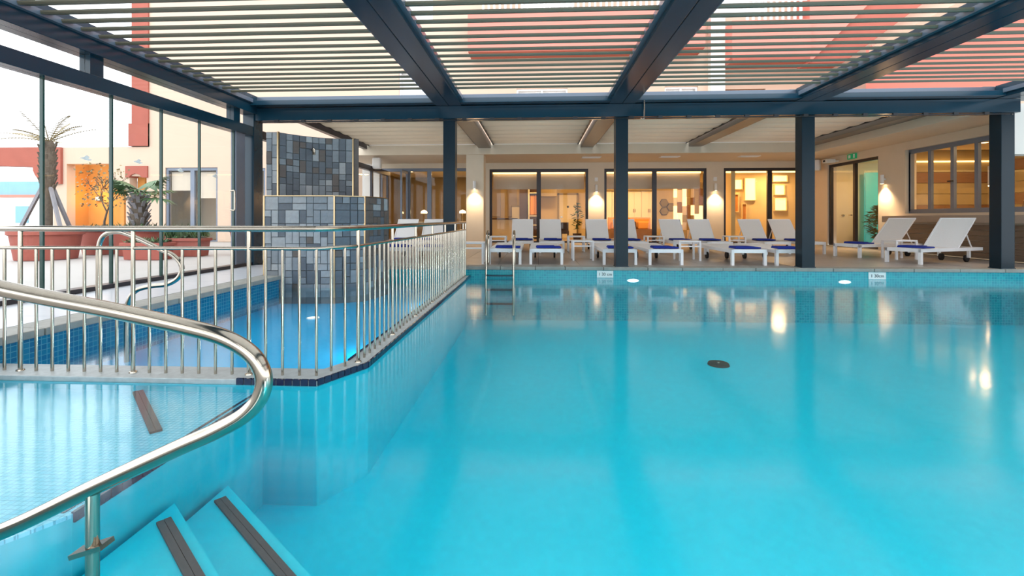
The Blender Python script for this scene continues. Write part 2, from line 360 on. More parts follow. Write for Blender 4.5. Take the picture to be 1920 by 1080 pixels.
for k, x in enumerate((1.2, 4.4, 7.6)):          # unseen lights added on the near wall to brighten the main pool
    r = root('pool_light', (x, YN, -0.5)); tag(r, 'added unseen pool light on the near wall, %s from the steps' % ('first', 'second', 'third')[k], 'pool light', 'white pool lights')
    part('lens', MB().prism([(x + 0.1 * math.cos(t * math.pi / 12), -0.5 + 0.1 * math.sin(t * math.pi / 12)) for t in range(24)], YN, YN + 0.03, 1), 'pool_lamp', r)
    lamp('lamp', 'AREA', (0, 0.06, 0), 48, (0.85, 0.97, 1.0), r, 0.3, (R(82), 0, 0))
for k, y in enumerate((4.6, 7.2)):               # hidden lights added on the divider so the paddling pool looks luminous
    r = root('pool_light', (-1.42, y, -0.33)); tag(r, 'added unseen light low on the divider inside the paddling pool, %s' % ('nearer the corner', 'nearer the ladder')[k], 'pool light', 'white pool lights')
    part('lens', MB().prism([(y + 0.06 * math.cos(t * math.pi / 10), -0.33 + 0.06 * math.sin(t * math.pi / 10)) for t in range(20)], -1.44, -1.42, 0), 'pool_lamp', r)
    lamp('lamp', 'AREA', (-0.05, 0, 0), 11, (0.85, 0.97, 1.0), r, 0.15, (0, R(80), 0))
pool_light(-3.02, 6.2, 'round white light on the paddling pool floor', True)
def under_lamp(r, loc, rot, power, size):
    o = lamp('lamp', 'AREA', loc, power, (0.85, 0.97, 1.0), r, size, rot)
def text(body, size, loc, rot, m, name, parent=None, ext=0.002, align='CENTER'):
    cu = bpy.data.curves.new(name, 'FONT'); cu.body = body; cu.size = size; cu.extrude = ext; cu.align_x = align; cu.align_y = 'CENTER'
    o = bpy.data.objects.new(name, cu); C.objects.link(o)
    dg = bpy.context.evaluated_depsgraph_get(); me = bpy.data.meshes.new_from_object(o.evaluated_get(dg)); bpy.data.objects.remove(o)
    me.materials.clear(); me.materials.append(M[m]); me.name = name
    n = link(name, me, parent, loc); n.rotation_euler = rot; return n
for x, t, lb in ((1.27, '1 30 cm', 'white depth sign below the coping near the dark post'), (6.13, '1 30cm', 'white depth sign below the coping facing the turned loungers')):
    r = root('depth_sign', (x, YF, -0.13)); tag(r, lb, 'sign', 'pool depth signs')
    part('plate', MB().box(x - 0.15, x + 0.15, YF - 0.012, YF, -0.195, -0.068), 'sign_white', r)
    text(t, 0.078, (0, -0.014, -0.004), (R(90), 0, 0), 'ink', 'lettering', r)

# ------------------------------------------------------------------ pergola over the pool
PX = [-1.66, 1.59, 4.96, 8.42]; PY = 8.96
perg = root('pergola', (1.59, PY, 0)); tag(perg, 'dark steel pergola with open louvre roof over the pool', 'pergola')
for x in PX:
    p = part('post', MB().box(x - 0.115, x + 0.115, PY - 0.115, PY + 0.115, 0, 2.80), 'post_paint', perg, bevel=0.006)
    part('post_foot', MB().box(x - 0.125, x + 0.125, PY - 0.125, PY + 0.125, 0, 0.015), 'steel_blue', p)
    for s in (-0.06, 0.06): part('bolt', MB().lathe([(0, 0.01), (0.013, 0.008), (0.013, 0)], (x + s, PY - 0.125, 2.76), 8), 'chrome', p)
part('front_beam', MB().box(-5.62, 8.62, PY - 0.13, PY + 0.13, 2.80, 3.04), 'steel_blue', perg, bevel=0.005)
part('gutter', MB().box(-5.62, 9.6, PY - 0.34, PY + 0.10, 3.05, 3.14), 'steel_blue', perg, bevel=0.004)
part('gutter_lip', MB().box(-5.62, 9.6, PY - 0.12, PY + 0.02, 3.14, 3.26), 'louvre_frame', perg, bevel=0.004)
Y0 = -4.0
for x in PX:
    for s in (-1, 1):
        b = part('long_beam', MB().box(x + s * 0.004, x + s * 0.24, Y0, PY - 0.14, 3.04, 3.27), 'steel_blue', perg, bevel=0.006)
        part('louvre_rail', MB().box(x + s * 0.24, x + s * 0.30, Y0, PY - 0.34, 3.10, 3.17), 'louvre_frame', b)
part('end_beam', MB().box(-5.62, 9.6, Y0 - 0.2, Y0, 3.04, 3.27), 'steel_blue', perg)
lb_ = part('side_beam', MB().box(-5.72, -5.42, Y0, PY + 0.13, 2.92, 3.27), 'steel_blue', perg, bevel=0.005)
part('louvre_rail', MB().box(-5.42, -5.36, Y0, PY - 0.34, 3.10, 3.17), 'louvre_frame', lb_)
# bays of louvres
bays = [(-5.36, -1.96), (-1.36, 1.29), (1.89, 4.66), (5.26, 8.12), (8.72, 11.2)]
PITCH = 0.226
for a, b in bays:
    L = b - a; w, t, tl = 0.13, 0.038, R(18)
    poly = []
    for u, v in ((-w/2, -t/2), (w/2, -t/2), (w/2 + 0.004, 0), (w/2, t/2), (-w/2, t/2), (-w/2 - 0.004, 0)):
        poly.append((u * math.cos(tl) - v * math.sin(tl), u * math.sin(tl) + v * math.cos(tl)))
    me = MB().prism(poly, -L/2, L/2, 0).mesh('slat', 'slat')
    n = 46
    for i in range(n):
        y = 8.03 - i * PITCH
        if y < -2.2: break
        link('slat', me, perg, (a + L/2 - perg.location.x, y - PY, 3.155))
# thin light track and hooks under the front beam
tr = root('light_track', (1.5, PY - 0.16, 2.77)); tag(tr, 'thin black cable track with clips under the pergola beam', 'cable track')
part('cable', MB().tube([(-5.3, PY - 0.17, 2.765), (-1.66, PY - 0.17, 2.76), (1.59, PY - 0.17, 2.765), (4.96, PY - 0.17, 2.76), (8.4, PY - 0.17, 2.765)], 0.012, 6), 'rubber', tr)
for i in range(26):
    x = -5.0 + i * 0.52
    part('clip', MB().box(x - 0.04, x + 0.04, PY - 0.185, PY - 0.14, 2.75, 2.80), 'rubber', tr)
hk = root('hook_rod', (1.98, PY - 0.2, 2.72)); tag(hk, 'short steel rod hanging on the pergola beam', 'rod')
part('rod', MB().tube([(1.98, PY - 0.2, 3.045), (1.98, PY - 0.2, 2.78)], 0.013, 8), 'chrome', hk, True)
part('hook', MB().tube(spline([(1.98, PY - 0.2, 2.78), (1.97, PY - 0.2, 2.74), (1.93, PY - 0.2, 2.735), (1.92, PY - 0.2, 2.76)], 5), 0.008, 8), 'chrome', hk, True)

# ------------------------------------------------------------------ awnings and portico behind the pergola
AY = 15.0
for i, (a, b) in enumerate(((-5.45, -1.92), (-1.40, 1.33), (1.85, 4.70), (5.22, 8.16))):
    nm = ('first cream fabric awning panel, over the slate tower end', 'second cream fabric awning panel, above the pool ladder', 'third cream fabric awning panel, above the middle loungers', 'fourth cream fabric awning panel, beside the folding window')[i]
    r = root('awning_panel', ((a + b) / 2, 12, 3.3)); tag(r, nm, 'awning', 'fabric awning panels')
    n = 10; f = MB()
    for k in range(n):
        ya = PY + 0.2 + (AY - PY - 0.25) * k / n; yb = PY + 0.2 + (AY - PY - 0.25) * (k + 1) / n
        cols = 8
        vs = []; fs = []
        for q in range(5):
            tt = q / 4
            for c_ in (a + 0.04, b - 0.04): vs.append((c_, ya + (yb - ya) * tt, 3.30 - 0.03 * math.sin(math.pi * tt)))
        fs = [(2*q, 2*q+1, 2*q+3, 2*q+2) for q in range(4)]
        f.add(vs, fs)
    fo = part('fabric', f, 'fabric', r, True); sd = fo.modifiers.new('thick', 'SOLIDIFY'); sd.thickness = 0.006
    for k in range(1, n):
        yb = PY + 0.2 + (AY - PY - 0.25) * k / n
        part('cross_rod', MB().tube([(a + 0.04, yb, 3.315), (b - 0.04, yb, 3.315)], 0.012, 6), 'fabric', r)
    part('edge_trim', MB().box(a, b, AY - 0.10, AY - 0.02, 3.27, 3.33), 'white_metal', r)
    part('edge_trim', MB().box(a, a + 0.04, PY + 0.2, AY - 0.02, 3.26, 3.33), 'dark_frame', r)
    part('edge_trim', MB().box(b - 0.04, b, PY + 0.2, AY - 0.02, 3.26, 3.33), 'dark_frame', r)
for x in PX:
    part('awning_beam', MB().box(x - 0.2, x + 0.2, PY + 0.14, AY, 3.16, 3.34), 'awning_beam', perg, bevel=0.006)
struct('ceiling', MB().box(-6.6, 10.05, AY + 0.05, 17.5, 2.98, 3.36), 'cream', 'cream soffit of the portico')
struct('ceiling_side', MB().box(8.70, 10.05, 9.9, AY + 0.05, 2.98, 3.36), 'cream', 'cream soffit above the folding window')
struct('trim_2', MB().box(-6.6, 8.6, AY - 0.02, AY + 0.05, 2.96, 3.27), 'cream', 'cream fascia of the portico', bevel=0.01)
struct('trim_3', MB().box(8.60, 8.70, 9.9, AY - 0.02, 2.96, 3.27), 'cream', 'cream fascia above the turned loungers', bevel=0.01)
struct('wall_bulkhead', MB().box(8.86, 9.98, 9.2, 9.5, 2.10, 3.04), 'white_wall', 'white wall panel hanging beside the last pergola post')
struct('column', MB().box(-2.27, -1.70, AY + 0.05, AY + 0.6, 0, 2.98), 'cream', 'square cream column of the portico', bevel=0.01)
for i, x in enumerate((1.85, 4.45, 7.05)):
    r = root('soffit_vent', (x, 16.0, 2.98)); tag(r, ('slim white vent in the soffit above the first sliding door', 'slim white vent in the soffit above the second sliding door', 'slim white vent in the soffit above the third sliding door')[i], 'vent', 'soffit vents')
    part('frame', MB().box(x - 0.32, x + 0.32, 15.85, 16.15, 2.962, 2.98), 'plastic_white', r)
    for k in range(5): part('blade', MB().box(x - 0.29, x + 0.29, 15.89 + k * 0.05, 15.91 + k * 0.05, 2.953, 2.962), 'plastic_white', r)

# ------------------------------------------------------------------ building: back wall with sliding doors
WY = 17.5
DOORS = [(-1.76, 1.91), (2.50, 6.21), (6.82, 9.95)]
holes = [(a, b, 0, 2.75) for a, b in DOORS] + [(-5.94, -2.56, 0, 2.80), (-14.4, -12.3, 0, 2.88), (-11.3, -10.4, 0, 2.85)]
UW = [(-5.2, -4.0, 5.35, 6.5), (-5.2, -3.9, 8.4, 9.6), (-0.75, 1.15, 4.6, 5.75), (4.7, 5.9, 4.6, 5.75), (6.75, 8.3, 4.5, 5.62), (9.6, 10.4, 4.6, 5.75), (-0.6, 1.4, 8.6, 10.2), (6.7, 8.4, 8.4, 10.2)]
wb = struct('wall_back', None, None, 'facade of the hotel building'); wb.location = (0, WY, 0)
part('lower_wall', wall_x(MB(), -6.6, 10.15, 0, 3.36, WY, WY + 0.3, [h for h in holes if h[0] > -6.6]), 'cream', wb)
part('side_wall', wall_x(MB(), -15.05, -6.6, 0, 14, WY, WY + 0.3, [h for h in holes if h[0] < -6.6]), 'peach', wb)
part('upper_wall', wall_x(MB(), -6.6, 30, 3.36, 14, WY, WY + 0.3, UW), 'peach', wb)
part('corner_band', MB().box(-15.72, -15.05, WY - 0.06, WY + 0.5, 3.72, 14), 'red', wb)
part('corner_band', MB().box(-15.85, -15.05, WY - 0.07, WY + 0.5, 3.72, 4.6), 'red', wb)
for i, (a, b, c, d) in enumerate(UW):
    w = struct('window_%d' % (i + 10), MB().box(a, b, WY + 0.14, WY + 0.16, c, d), 'glass', None)
    part('window_frame', wall_x(MB(), a, b, c, d, WY + 0.08, WY + 0.18, [(a + 0.06, (a + b) / 2 - 0.03, c + 0.06, d - 0.06), ((a + b) / 2 + 0.03, b - 0.06, c + 0.06, d - 0.06)]), 'white_metal' if i != 4 else 'wood', w)
    part('curtain', MB().box(a, b, WY + 0.24, WY + 0.28, c, d), 'cloth' if i != 4 else 'dark_wood', w)

def sliding_door(n, a, b, top, frame, splits, handle=True):
    w = struct('door_%d' % n, None, None, None); w.location = (a, WY, 0)
    y0, y1 = WY + 0.05, WY + 0.14
    part('door_frame', wall_x(MB(), a, b, 0, top, y0, y1, [(a + 0.09, b - 0.09, 0.06, top - 0.11)]), frame, w)
    xs = [a + 0.09] + splits + [b - 0.09]
    for k in range(len(xs) - 1):
        p = part('pane', MB().box(xs[k], xs[k + 1], y0 + 0.04, y0 + 0.05, 0.06, top - 0.11), 'glass', w)
    for s in splits: part('stile', MB().box(s - 0.08, s + 0.08, y0, y1, 0.06, top - 0.11), frame, w)
    if handle: part('handle', MB().box(b - 0.06, b - 0.03, y0 - 0.03, y0, 0.95, 1.25), 'rubber', w)
    return w
sliding_door(1, -1.76, 1.91, 2.75, 'dark_frame', [0.08])
sliding_door(2, 2.50, 6.21, 2.75, 'dark_frame', [4.34])
sliding_door(3, 6.82, 9.95, 2.75, 'dark_frame', [8.48])
sliding_door(4, -5.94, -2.56, 2.80, 'grey_frame', [-4.86, -4.05, -3.3], False)
sliding_door(5, -14.4, -12.3, 2.88, 'grey_frame', [-13.35], False)
sliding_door(6, -11.3, -10.4, 2.85, 'grey_frame', [], False)
struct('wall_room_side', MB().box(-15.05, -6.75, 19.8, 20.0, 0, 3.2), 'cream'); struct('ceiling_room_side', MB().box(-15.05, -6.75, WY + 0.3, 20.0, 3.0, 3.2), 'cream')
struct('floor_room_side', MB().box(-15.05, -6.75, WY, 20.0, -0.1, 0.01), 'int_floor'); struct('wall_room_side_end', MB().box(-15.05, -14.9, WY + 0.3, 19.8, 0, 3.0), 'tan_panel')
for k, (a, b) in enumerate(((-14.3, -13.45), (-13.25, -12.4))):
    solo('roller_blind', MB().box(a, b, WY + 0.2, WY + 0.215, 2.0 - 0.3 * k, 2.72), 'blind', ('pale roller blind drawn a little over the garden door pane beside the palm', 'pale roller blind drawn lower over the garden door pane beside the corner post')[k], 'blind', 'garden door blinds')
# an open leaf of the folding door
lf = root('door_leaf', (-4.86, WY, 0)); tag(lf, 'blue-grey framed glass leaf folded open beside the white wall', 'door')
lfm = wall_y(MB(), WY - 0.85, WY, 0.02, 2.68, -4.90, -4.84, [(WY - 0.77, WY - 0.08, 0.12, 2.58)])
part('leaf_frame', lfm, 'grey_frame', lf); part('pane', MB().box(-4.875, -4.865, WY - 0.77, WY - 0.08, 0.12, 2.58), 'glass', lf)
# balconies above
def balcony(name, a, b, y0, z0, z1, label, rail_h=0.75):
    r = root(name, ((a + b) / 2, WY, z0)); tag(r, label, 'balcony')
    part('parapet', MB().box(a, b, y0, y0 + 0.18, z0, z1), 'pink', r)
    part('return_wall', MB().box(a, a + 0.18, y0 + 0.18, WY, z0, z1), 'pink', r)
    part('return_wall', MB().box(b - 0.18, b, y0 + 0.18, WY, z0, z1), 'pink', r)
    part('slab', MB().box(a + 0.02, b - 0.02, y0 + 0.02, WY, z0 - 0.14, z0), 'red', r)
    rl = part('railing', MB().box(a + 0.5, b - 0.1, y0 + 0.06, y0 + 0.12, z1 + rail_h - 0.08, z1 + rail_h), 'white_metal', r)
    bm_ = MB().box(-0.035, 0.035, -0.03, 0.03, 0, rail_h - 0.08).mesh('baluster', 'white_metal'); n = int((b - a - 0.6) / 0.2)
    for k in range(n): link('baluster', bm_, rl, (a + 0.55 + k * 0.2, y0 + 0.09, z1))
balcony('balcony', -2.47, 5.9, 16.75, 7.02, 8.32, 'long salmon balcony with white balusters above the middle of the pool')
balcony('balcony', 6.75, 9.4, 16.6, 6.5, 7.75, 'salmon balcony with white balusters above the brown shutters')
struct('pier', MB().box(6.25, 6.75, 17.2, WY, 3.36, 14), 'white_wall', 'white pier between the salmon balconies')
g = root('gable_wing', (10, WY, 6.3)); tag(g, 'salmon wing with sloping red edge on the hotel facade', 'facade wing')
part('wall', MB().prism([(9.41, 6.3), (9.4, 10.5), (13.6, 10.5), (9.42, 6.3)], 16.7, WY, 1), 'pink', g)
part('sloping_band', MB().prism([(9.42, 6.3), (13.6, 10.5), (16.2, 10.5), (10.6, 6.3)], 16.8, WY, 1), 'red', g)
sw = root('side_wing', (11.5, 14, 3.36)); tag(sw, 'salmon upper storey over the folding window wing', 'facade wing')
part('wall', MB().box(11.0, 11.3, 5.0, 16.0, 3.36, 6.3), 'pink', sw)
part('cornice', MB().box(10.9, 11.3, 5.0, 16.0, 6.3, 6.5), 'peach', sw)
part('end_wall', MB().box(11.0, 22, 16.0, 16.3, 3.36, 6.6), 'pink', sw)

# ------------------------------------------------------------------ wing with door and folding window (wall along y at x = 10)
WX = 10.0
ww = struct('wall_wing', None, None, 'cream wall of the wing with the folding window'); ww.location = (WX, 13, 0)
part('plaster', wall_y(MB(), 8.4, 17.5, 0, 3.36, WX, WX + 0.3, [(14.3, 16.7, 0, 2.74), (8.4, 13.3, 1.04, 2.76)]), 'cream', ww)
for k in range(6): part('stone_course', MB().box(WX - 0.05, WX, 8.4, 13.7, 0.02 + k * 0.125, 0.135 + k * 0.125), 'brown_tile', ww)
part('window_ledge', MB().box(WX - 0.22, WX + 0.02, 8.4, 13.85, 0.80, 0.98), 'ledge', ww, bevel=0.01)
d7 = struct('door_7', None, None, None); d7.location = (WX, 15.5, 0)
part('door_frame', wall_y(MB(), 14.3, 16.7, 0, 2.74, WX + 0.05, WX + 0.14, [(14.38, 15.38, 0.06, 2.65), (15.48, 16.6, 0.06, 2.65)]), 'dark_frame', d7)
part('pane', MB().box(WX + 0.09, WX + 0.10, 14.38, 15.38, 0.06, 2.65), 'glass', d7)
part('pane', MB().box(WX + 0.09, WX + 0.10, 15.48, 16.6, 0.06, 2.65), 'glass', d7)
part('handle', MB().box(WX, WX + 0.05, 15.5, 15.62, 1.0, 1.03), 'chrome', d7)
w1 = struct('window_1', None, None, None); w1.location = (WX, 12, 1.04)
ys = [8.4, 10.05, 10.72, 11.34, 11.97, 12.63, 13.3]
part('window_frame', wall_y(MB(), 8.4, 13.3, 1.04, 2.76, WX + 0.10, WX + 0.2, [(8.45, 13.24, 1.10, 2.70)]), 'grey_frame', w1)
for k in range(6):
    a, b = ys[k], ys[k + 1]
    s = part('sash', wall_y(MB(), a, b, 1.10, 2.70, WX + 0.10, WX + 0.17, [(a + 0.045, b - 0.045, 1.15, 2.65)]), 'grey_frame', w1)
    part('pane', MB().box(WX + 0.13, WX + 0.14, a + 0.045, b - 0.045, 1.15, 2.65), 'glass', s)
part('window_handle', MB().box(WX + 0.05, WX + 0.10, 11.93, 12.05, 1.80, 1.83), 'rubber', w1)

# ------------------------------------------------------------------ rooms behind the glass
struct('floor_inside', MB().box(-6.6, 13.4, WY + 0.0, 22.2, -0.1, 0.01), 'int_floor')
struct('ceiling_inside', MB().box(-6.6, 13.4, WY + 0.3, 22.2, 2.85, 2.95), 'pale_wall')
struct('wall_inside_back', MB().box(-2.4, 13.4, 22.0, 22.2, 0, 2.95), 'warm_wall')
struct('wall_inside_restaurant', MB().box(-6.6, -2.4, 22.0, 22.2, 0, 2.95), 'tan_panel')
for i, (x, m_) in enumerate(((-2.4, 'tan_panel'), (2.25, 'pale_wall'), (7.2, 'warm_wall'))):
    struct('wall_partition_%d' % (i + 1), MB().box(x, x + 0.15, WY + 0.3, 22.0, 0, 2.95), m_)
struct('wall_room_three', MB().box(7.35, 13.4, 20.1, 20.25, 0, 2.85), 'warm_wall'); struct('wall_room_three_end', MB().box(13.2, 13.4, WY, 20.1, 0, 2.95), 'warm_wall')
struct('wall_inside_end', MB().box(-6.75, -6.6, WY + 0.3, 22.0, 0, 2.95), 'tan_panel')
for i, (a, b) in enumerate(DOORS):
    struct('trim_%d' % (i + 10), MB().box(a + 0.1, b - 0.1, WY + 0.32, WY + 0.36, 2.60, 2.66), 'strip_warm', 'warm light strip above the sliding door')
    if i < 2: struct('trim_%d' % (i + 20), MB().box(a + 0.1, b - 0.1, WY + 0.42, WY + 0.44, 2.02, 2.62), 'blind', 'pale lowered ceiling edge behind the sliding door')
def downlight(x, y, z, power, label, group, r=0.09):
    t = root('downlight', (x, y, z)); tag(t, label, 'ceiling light', group)
    part('lens', MB().lathe([(0, -0.012), (r, -0.010), (r + .01, 0)], (x, y, z), 16), 'lamp_warm', t)
    part('ring', MB().lathe([(r, 0), (r, -0.014), (r + 0.03, -0.012), (r + 0.03, 0)], (x, y, z), 16), 'plastic_white', t)
    if power: lamp('bulb', 'AREA', (0, 0, -0.03), power, WARM, t, 0.5)
LBL = 'warm downlight inside the '
for (x, y, p, lb) in ((-0.9, 19.0, 55, 'first sliding door, over the desk'), (1.0, 19.4, 75, 'first sliding door, over the white door'), (3.4, 19.4, 95, 'second sliding door, over the cupboards'), (5.2, 19.2, 70, 'second sliding door, over the patchwork screen'), (7.6, 19.2, 45, 'third sliding door, near the doorway edge'), (9.6, 19.2, 55, 'third sliding door, near the dark post'), (-5.2, 19.2, 24, 'folding door, nearest the speaker'), (-3.6, 20.0, 24, 'folding door, nearest the column')):
    downlight(x, y, 2.85, p, LBL + lb, 'room downlights')
# room 1: desk, shelf, white door, plant, chairs
dk = root('reception_desk', (-1.0, 19.6, 0)); tag(dk, 'low reception desk with pale front behind the first sliding door', 'desk')
part('body', MB().box(-2.0, -0.9, 19.3, 19.9, 0, 0.86), 'pale_wall', dk); part('top', MB().box(-2.1, -0.8, 19.25, 19.95, 0.86, 0.92), 'dark_wood', dk)
part('end_panel', MB().box(-0.9, -0.55, 19.3, 19.9, 0, 0.9), 'wood', dk)
sc_ = root('back_counter', (-0.6, 21.5, 0)); tag(sc_, 'yellow lit counter block standing behind the reception desk', 'counter')
part('body', MB().box(-1.1, 0.15, 21.0, 21.7, 0, 1.45), 'pale_wall', sc_); part('top', MB().box(-1.15, 0.2, 20.95, 21.75, 1.45, 1.5), 'tan_panel', sc_)
for k, x in enumerate((-2.1, -1.35, -0.75)):
    o = solo('wall_panel', MB().box(x, x + 0.42, 21.9, 21.98, 1.0, 2.35), 'blind', ('pale upright wall panel behind the reception desk, next to the partition', 'pale upright wall panel behind the reception desk, middle of three', 'pale upright wall panel behind the reception desk, next to the counter block')[k], 'wall panel', 'wall panels behind desk', bevel=0.01)
sh = root('shelf_unit', (-0.1, 20.6, 0)); tag(sh, 'narrow lit wooden shelf with hanging robes behind the door post', 'shelf')
for x in (-0.36, 0.02): part('side', MB().box(x, x + 0.05, 20.4, 20.8, 0, 2.3), 'pale_wall', sh)
for z in (0.1, 0.6, 1.0, 2.0, 2.28): part('shelf', MB().box(-0.34, 0.05, 20.4, 20.8, z, z + 0.04), 'pale_wall', sh)
part('back_panel', MB().box(-0.34, 0.05, 20.8, 20.84, 0, 2.3), 'wood', sh)
for x in (-0.24, -0.15, -0.05): part('robe', MB().lathe([(0.0, 0.85), (0.05, 0.82), (0.07, 0.3), (0.06, 0.0)], (x, 20.6, 1.08), 10), 'orange', sh, True)
db = root('dark_wall_block', (0.2, 21.3, 0)); tag(db, 'tall dark cladding block beside the lit shelf', 'cladding')
part('cladding', MB().box(0.15, 0.9, 21.0, 21.9, 1.9, 2.85), 'tan_panel', db); part('lower_cladding', MB().box(-0.75, -0.40, 20.5, 20.8, 0, 2.3), 'dark_wood', db)
dd = root('inner_door', (1.45, 21.95, 0)); tag(dd, 'pale inner door with round badge behind the first sliding door', 'door')
part('leaf', MB().box(1.05, 1.85, 21.88, 21.97, 0.012, 2.0), 'pale_wall', dd)
for a, b, c, d in ((0.97, 1.05, 0, 2.08), (1.85, 1.93, 0, 2.08), (0.97, 1.93, 2.0, 2.08)): part('jamb', MB().box(a, b, 21.86, 21.99, c, d), 'tan_panel', dd)
part('badge', MB().prism([(1.45 + .05*math.cos(t), 1.45 + .05*math.sin(t)) for t in [k*math.pi/8 for k in range(16)]], 21.86, 21.88, 1), 'rubber', dd)
part('handle', MB().box(1.10, 1.2, 21.84, 21.9, 0.95, 1.0), 'chrome', dd)
def leafy(name, x, y, z0, z1, spread, n, label, m='leaf', size=0.11, cat='plant'):
    r = root(name, (x, y, z0)); tag(r, label, cat)
    part('stem', MB().tube(spline([(x, y, z0), (x + 0.03, y, (z0 + z1) / 2), (x - 0.02, y, z1)], 4), 0.015, 6), 'bark', r)
    f = MB()
    for _ in range(n):
        h = random.random(); a = random.uniform(0, 6.28); rr = spread * (0.3 + 0.7 * random.random()) * math.sin(0.4 + 2.4 * h)
        p = Vector((x + rr * math.cos(a), y + rr * math.sin(a), z0 + (z1 - z0) * (0.15 + 0.85 * h)))
        u = Vector((math.cos(a), math.sin(a), random.uniform(-.6, .6))).normalized() * size; v = Vector((-math.sin(a), math.cos(a), random.uniform(-.4, .4))) * size * 0.4
        f.add([p - u, p + v, p + u, p - v], [(0, 1, 2, 3)])
    o = part('foliage', f, m, r); o['kind'] = 'stuff'
    return r
leafy('indoor_plant', 1.62, 18.9, 0.3, 1.55, 0.22, 70, 'dark leafy indoor plant beside the inner door', size=0.12)
part('pot', MB().lathe([(0.0, 0.0), (0.14, 0.0), (0.18, 0.3), (0.16, 0.3), (0.0, 0.28)], (1.62, 18.9, 0.01)), 'dark_wood', bpy.data.objects['indoor_plant'], True)
for k, x in enumerate((0.72, 1.12)):
    t = root('lounge_chair', (x, 18.8, 0)); tag(t, ('dark low lounge chair behind the white sunbeds, nearer the shelf', 'dark low lounge chair behind the white sunbeds, nearer the plant')[k], 'chair', 'lounge chairs inside')
    part('seat', MB().box(x - 0.16, x + 0.16, 18.65, 18.95, 0.3, 0.42), 'dark_wood', t); part('backrest', MB().box(x - 0.16, x + 0.16, 18.93, 19.0, 0.42, 0.75), 'dark_wood', t)
    for sx in (-.13, .13):
        for sy in (18.68, 18.95): part('leg', MB().box(x + sx - .02, x + sx + .02, sy - .02, sy + .02, 0.01, 0.3), 'dark_wood', t)
# room 2: cupboards, hexagons, patchwork screen
for k in range(4):
    x = 2.75 + k * 0.66
    t = root('cupboard', (x + 0.35, 21.7, 0)); tag(t, 'tall cream cupboard, number %s from the partition behind the second sliding door' % ('one', 'two', 'three', 'four')[k], 'cupboard', 'cream cupboards')
    part('body', MB().box(x, x + 0.65, 21.45, 21.98, 0, 2.15), 'pale_wall', t)
    for s in (0, 1):
        d_ = part('door', MB().box(x + 0.005 + s * 0.325, x + 0.32 + s * 0.325, 21.43, 21.45, 0.02, 2.13), 'pale_wall', t)
        part('handle', MB().box(x + 0.28 + s * 0.07, x + 0.30 + s * 0.07, 21.40, 21.43, 1.18, 1.34), 'wood', d_)
struct('trim_30', MB().box(2.4, 5.3, 21.3, 21.98, 2.16, 2.5), 'tan_panel', 'tan beam above the cream cupboards')
bd = root('sofa', (3.9, 20.2, 0)); tag(bd, 'orange wooden bench with cushions in front of the cupboards', 'sofa')
part('seat', MB().box(3.1, 4.9, 19.9, 20.6, 0.01, 0.45), 'wood', bd); part('backrest', MB().box(3.1, 4.9, 20.5, 20.65, 0.45, 0.95), 'orange', bd)
for k in range(3): part('cushion', MB().box(3.2 + k * 0.56, 3.68 + k * 0.56, 20.2, 20.5, 0.45, 0.78), 'dark_wood' if k % 2 else 'orange', bd, bevel=0.05)
HX = [(5.86, 1.62), (5.86, 1.24), (6.18, 1.43)]
for k, (x, z) in enumerate(HX):
    t = root('hexagon_mirror', (x, 21.9, z)); tag(t, ('hexagonal tan wall tile, upper of the stacked pair', 'hexagonal tan wall tile, lower of the stacked pair', 'hexagonal tan wall tile beside the patchwork screen')[k], 'wall decor', 'hexagon wall tiles')
    hexp = lambda r_: [(x + r_ * math.cos(q * math.pi / 3), z + r_ * math.sin(q * math.pi / 3)) for q in range(6)]
    part('frame', MB().prism(hexp(0.20), 21.93, 22.0, 1), 'dark_wood', t); part('face', MB().prism(hexp(0.175), 21.91, 21.95, 1), 'tan_panel', t)
ps = root('patchwork_screen', (6.5, 20.4, 0)); tag(ps, 'patchwork screen of tan boards and lit rectangles in the second room', 'screen')
x = 5.85
for c_ in range(7):
    w = random.uniform(0.14, 0.24); z = 0.05
    while z < 2.3:
        h = random.uniform(0.3, 0.6)
        part('board', MB().box(x + .005, x + w - .005, 20.35 + random.uniform(0, .05), 20.45, z + .005, min(z + h, 2.45) - .005), 'lit_panel' if random.random() < 0.28 else random.choice(['tan_panel', 'wood', 'tan_panel', 'blind']), ps); z += h
    x += w
# room 3: wall niches lit
NI = [(8.16, 2.14, .37, .38), (8.66, 1.68, .44, .9), (9.80, 2.45, .56, .24), (9.87, 1.9, .38, .4), (9.87, 1.25, .45, .5), (8.2, 1.2, .18, .7), (8.55, .75, .15, .75)]
for k, (x, z, w, h) in enumerate(NI):
    t = root('wall_niche', (x + w/2, 20.0, z)); tag(t, ('small square lit niche high on the wall', 'tall lit niche beside the square one', 'wide low lit niche near the ceiling', 'lit niche under the wide one', 'lower lit niche near the floor by the dark post', 'slim amber niche under the square one', 'slim amber niche under the tall one')[k] + ' of the third room', 'niche', 'lit wall niches')
    part('back', MB().box(x, x + w, 20.04, 20.1, z, z + h), 'lit_panel' if k < 5 else 'orange', t)
    part('frame', wall_x(MB(), x - .03, x + w + .03, z - .03, z + h + .03, 19.98, 20.1, [(x, x + w, z, z + h)]), 'warm_wall', t)
